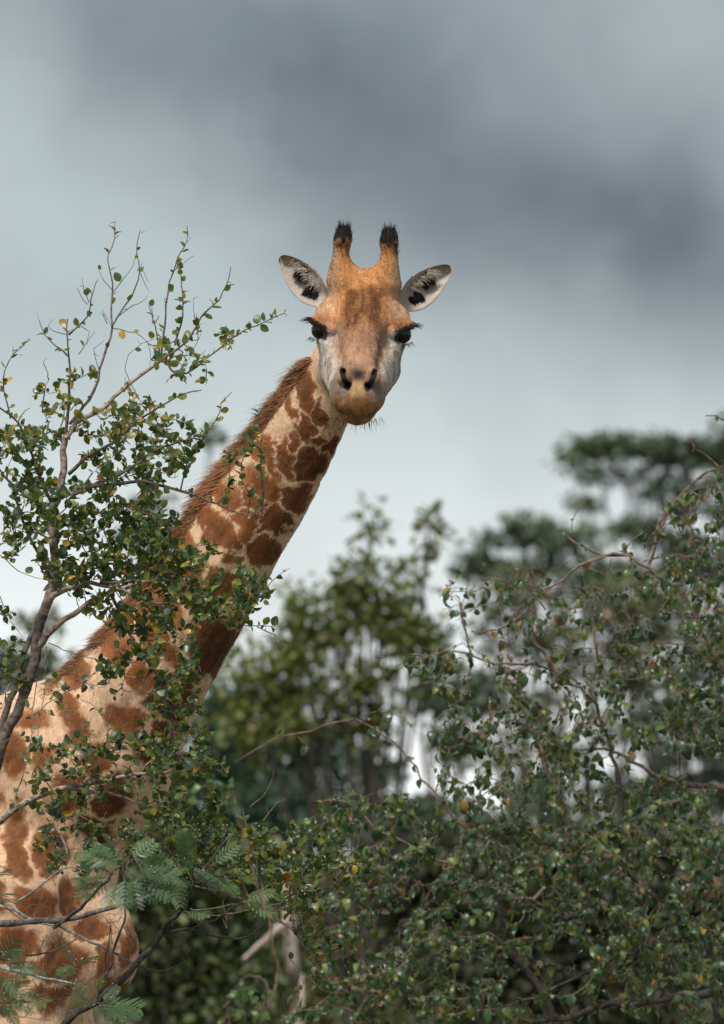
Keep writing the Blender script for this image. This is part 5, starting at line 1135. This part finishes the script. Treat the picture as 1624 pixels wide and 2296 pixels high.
    s.limb(c6([(700, 690), (720, 780), (740, 900), (730, 960)]), D - 0.05, 0.004, 0.002, br, leaf=30)
    s.limb(c6([(740, 790), (840, 780), (930, 720)]), D - 0.02, 0.003, 0.003, br)
    for l in ([(720, 730), (690, 700), (640, 715)], [(730, 720), (800, 690), (870, 690)], [(1090, 440), (1100, 380), (1145, 315)], [(1170, 760), (1220, 740), (1300, 700)], [(1180, 840), (1300, 840), (1420, 830)], [(1240, 960), (1320, 960), (1430, 920)], [(860, 940), (960, 900)], [(1450, 640), (1380, 740), (1260, 800)], [(1480, 690), (1624, 660)], [(960, 660), (1050, 640)],
              [(1230, 540), (1200, 700)], [(870, 850), (900, 780), (960, 700)], [(640, 860), (600, 880), (520, 880)], [(1000, 660), (1000, 580), (930, 570)], [(1400, 450), (1430, 330)], [(1500, 130), (1500, 110)], [(440, 1075), (500, 1090), (540, 1150)], [(130, 1160), (170, 1200)], [(370, 1080), (420, 1070), (480, 1075)]):
        s.bare(c6(l), D + s.rs.uniform(-0.1, 0.1), 0.0016, leaf=9, col=br)
    # dense body of the shrub, then its thinner top
    s.grow(c7([(620, 290), (900, 180), (1150, 120), (1300, 260), (1624, 330), (1660, 1152), (560, 1152), (330, 1000), (480, 760), (560, 540)]), 420, D - 0.5, D + 0.45, leaf=44, r=0.0024, col=br)
    s.grow(c7([(700, 560), (1000, 480), (1400, 430), (1660, 480), (1660, 1000), (1300, 860), (900, 760), (700, 700)]), 190, D - 0.55, D + 0.1, leaf=46, r=0.0024, col=br)
    s.grow(c7([(180, 380), (300, 300), (560, 360), (600, 560), (480, 680), (300, 560), (170, 470)]), 62, D - 0.25, D + 0.2, leaf=42, r=0.002, col=br)
    s.grow(c7([(180, 700), (560, 620), (700, 900), (620, 1152), (60, 1152), (130, 1000), (230, 900)]), 120, D - 0.3, D + 0.2, leaf=42, r=0.002, col=rd)
    s.grow(c6([(460, 890), (640, 860), (780, 930), (720, 1020), (560, 980)]), 26, D - 0.2, D + 0.1, leaf=42, col=br)
    s.grow(c6([(820, 900), (1080, 900), (1280, 1000), (1250, 1200), (980, 1210), (820, 1120)]), 70, D - 0.25, D + 0.2, leaf=36, col=br)
    s.grow(c6([(640, 1000), (820, 1000), (830, 1218), (640, 1200)]), 22, D - 0.2, D + 0.1, leaf=34, col=rd)
    s.grow(c6([(1440, 540), (1624, 520), (1660, 960), (1520, 980), (1440, 700)]), 40, D - 0.1, D + 0.3, leaf=38, col=br)
    s.grow(c6([(1440, 980), (1650, 960), (1650, 1218), (1440, 1200)]), 40, D - 0.2, D + 0.3, leaf=40, col=br)
    s.grow(c6([(1180, 700), (1430, 760), (1440, 900), (1250, 960), (1160, 880)]), 16, D - 0.1, D + 0.2, leaf=26, col=br)
    s.grow(c6([(1380, 430), (1500, 290), (1650, 260), (1650, 500), (1420, 520)]), 20, D - 0.1, D + 0.2, leaf=22, col=br)
    s.grow(c6([(640, 560), (1100, 520), (1260, 760), (1200, 1000), (820, 1000), (600, 860)]), 80, D - 0.2, D + 0.3, leaf=9, r=0.0019, col=br, wob=0.06)
    s.grow(c6([(1150, 560), (1624, 240), (1650, 900), (1200, 1000)]), 90, D - 0.2, D + 0.3, leaf=10, r=0.0019, col=br, wob=0.06)
    s.grow(c6([(830, 700), (1050, 620), (1200, 560), (1330, 620), (1330, 900), (1150, 1000), (860, 900)]), 60, D - 0.2, D + 0.3, leaf=22, r=0.0019, col=br)
    s.grow(c6([(1330, 620), (1420, 400), (1560, 240), (1650, 200), (1650, 700), (1480, 900), (1330, 900)]), 95, D - 0.2, D + 0.3, leaf=26, r=0.0019, col=br)
    s.grow(c6([(1250, 900), (1650, 800), (1650, 1218), (1250, 1218)]), 80, D - 0.3, D + 0.2, leaf=34, r=0.0019, col=br)
    s.grow(c6([(560, 1130), (760, 1020), (960, 1000), (1000, 1250), (700, 1330), (560, 1280)]), 40, D - 0.2, D + 0.2, leaf=26, r=0.0019, col=rd)
    s.spurs(1.3, (0.008, 0.03))
    pal = [(0.040, 0.078, 0.038), (0.064, 0.110, 0.046), (0.108, 0.150, 0.050), (0.180, 0.210, 0.062), (0.34, 0.21, 0.055), (0.20, 0.12, 0.065)]
    n = s.finish(CURL, M_curl, 0.0265, pal, [.30, .34, .20, .10, .012, .05], 'hang', 300, 0.5); s.drops(80, 0.0022); print('right shrub', n)
right_shrub()

def near_sprig():
    """blurred shoot of a nearer plant whose stems rise from below the frame"""
    D = 16.2; b = P(560, 2500, D); b[2] = 0
    s = Shrub('near_climber', 'out of focus light green climbing shoot with curled leaves at the bottom centre', 'plant', b, 61)
    col = (0.20, 0.13, 0.09)
    s.limb([tuple(b), tuple(P(575, 2420, D)), (585, 2296), (570, 2250), (548, 2225), (520, 2230), (500, 2260)], D, 0.006, 0.0014, col, leaf=30)
    s.limb([(585, 2296), (600, 2230), (590, 2200), (560, 2190), (530, 2200)], D, 0.003, 0.0013, col, leaf=28)
    s.limb([tuple(b), tuple(P(520, 2440, D)), tuple(P(498, 2320, D)), (505, 2280)], D, 0.004, 0.0015, col, leaf=34)
    s.limb([tuple(P(585, 2296, D)), (620, 2200), (600, 2050), (560, 1900), (530, 1800), (520, 1740)], D, 0.0028, 0.0012, col, leaf=3)
    s.limb([(530, 1800), (480, 1760), (440, 1770), (420, 1800)], D, 0.0015, 0.001, col, leaf=26)
    s.limb([(521, 1745), (515, 1770), (512, 1800)], D, 0.0015, 0.001, col, leaf=60)
    s.grow([(490, 2220), (580, 2190), (620, 2240), (600, 2296), (490, 2296)], 14, D - 0.1, D + 0.1, leaf=36, r=0.0012)
    s.finish(CURL, M_curl, 0.026, [(0.10, 0.17, 0.06), (0.07, 0.14, 0.055), (0.15, 0.20, 0.07)], [.4, .35, .25], 'hang', 300, 0.3)
near_sprig()
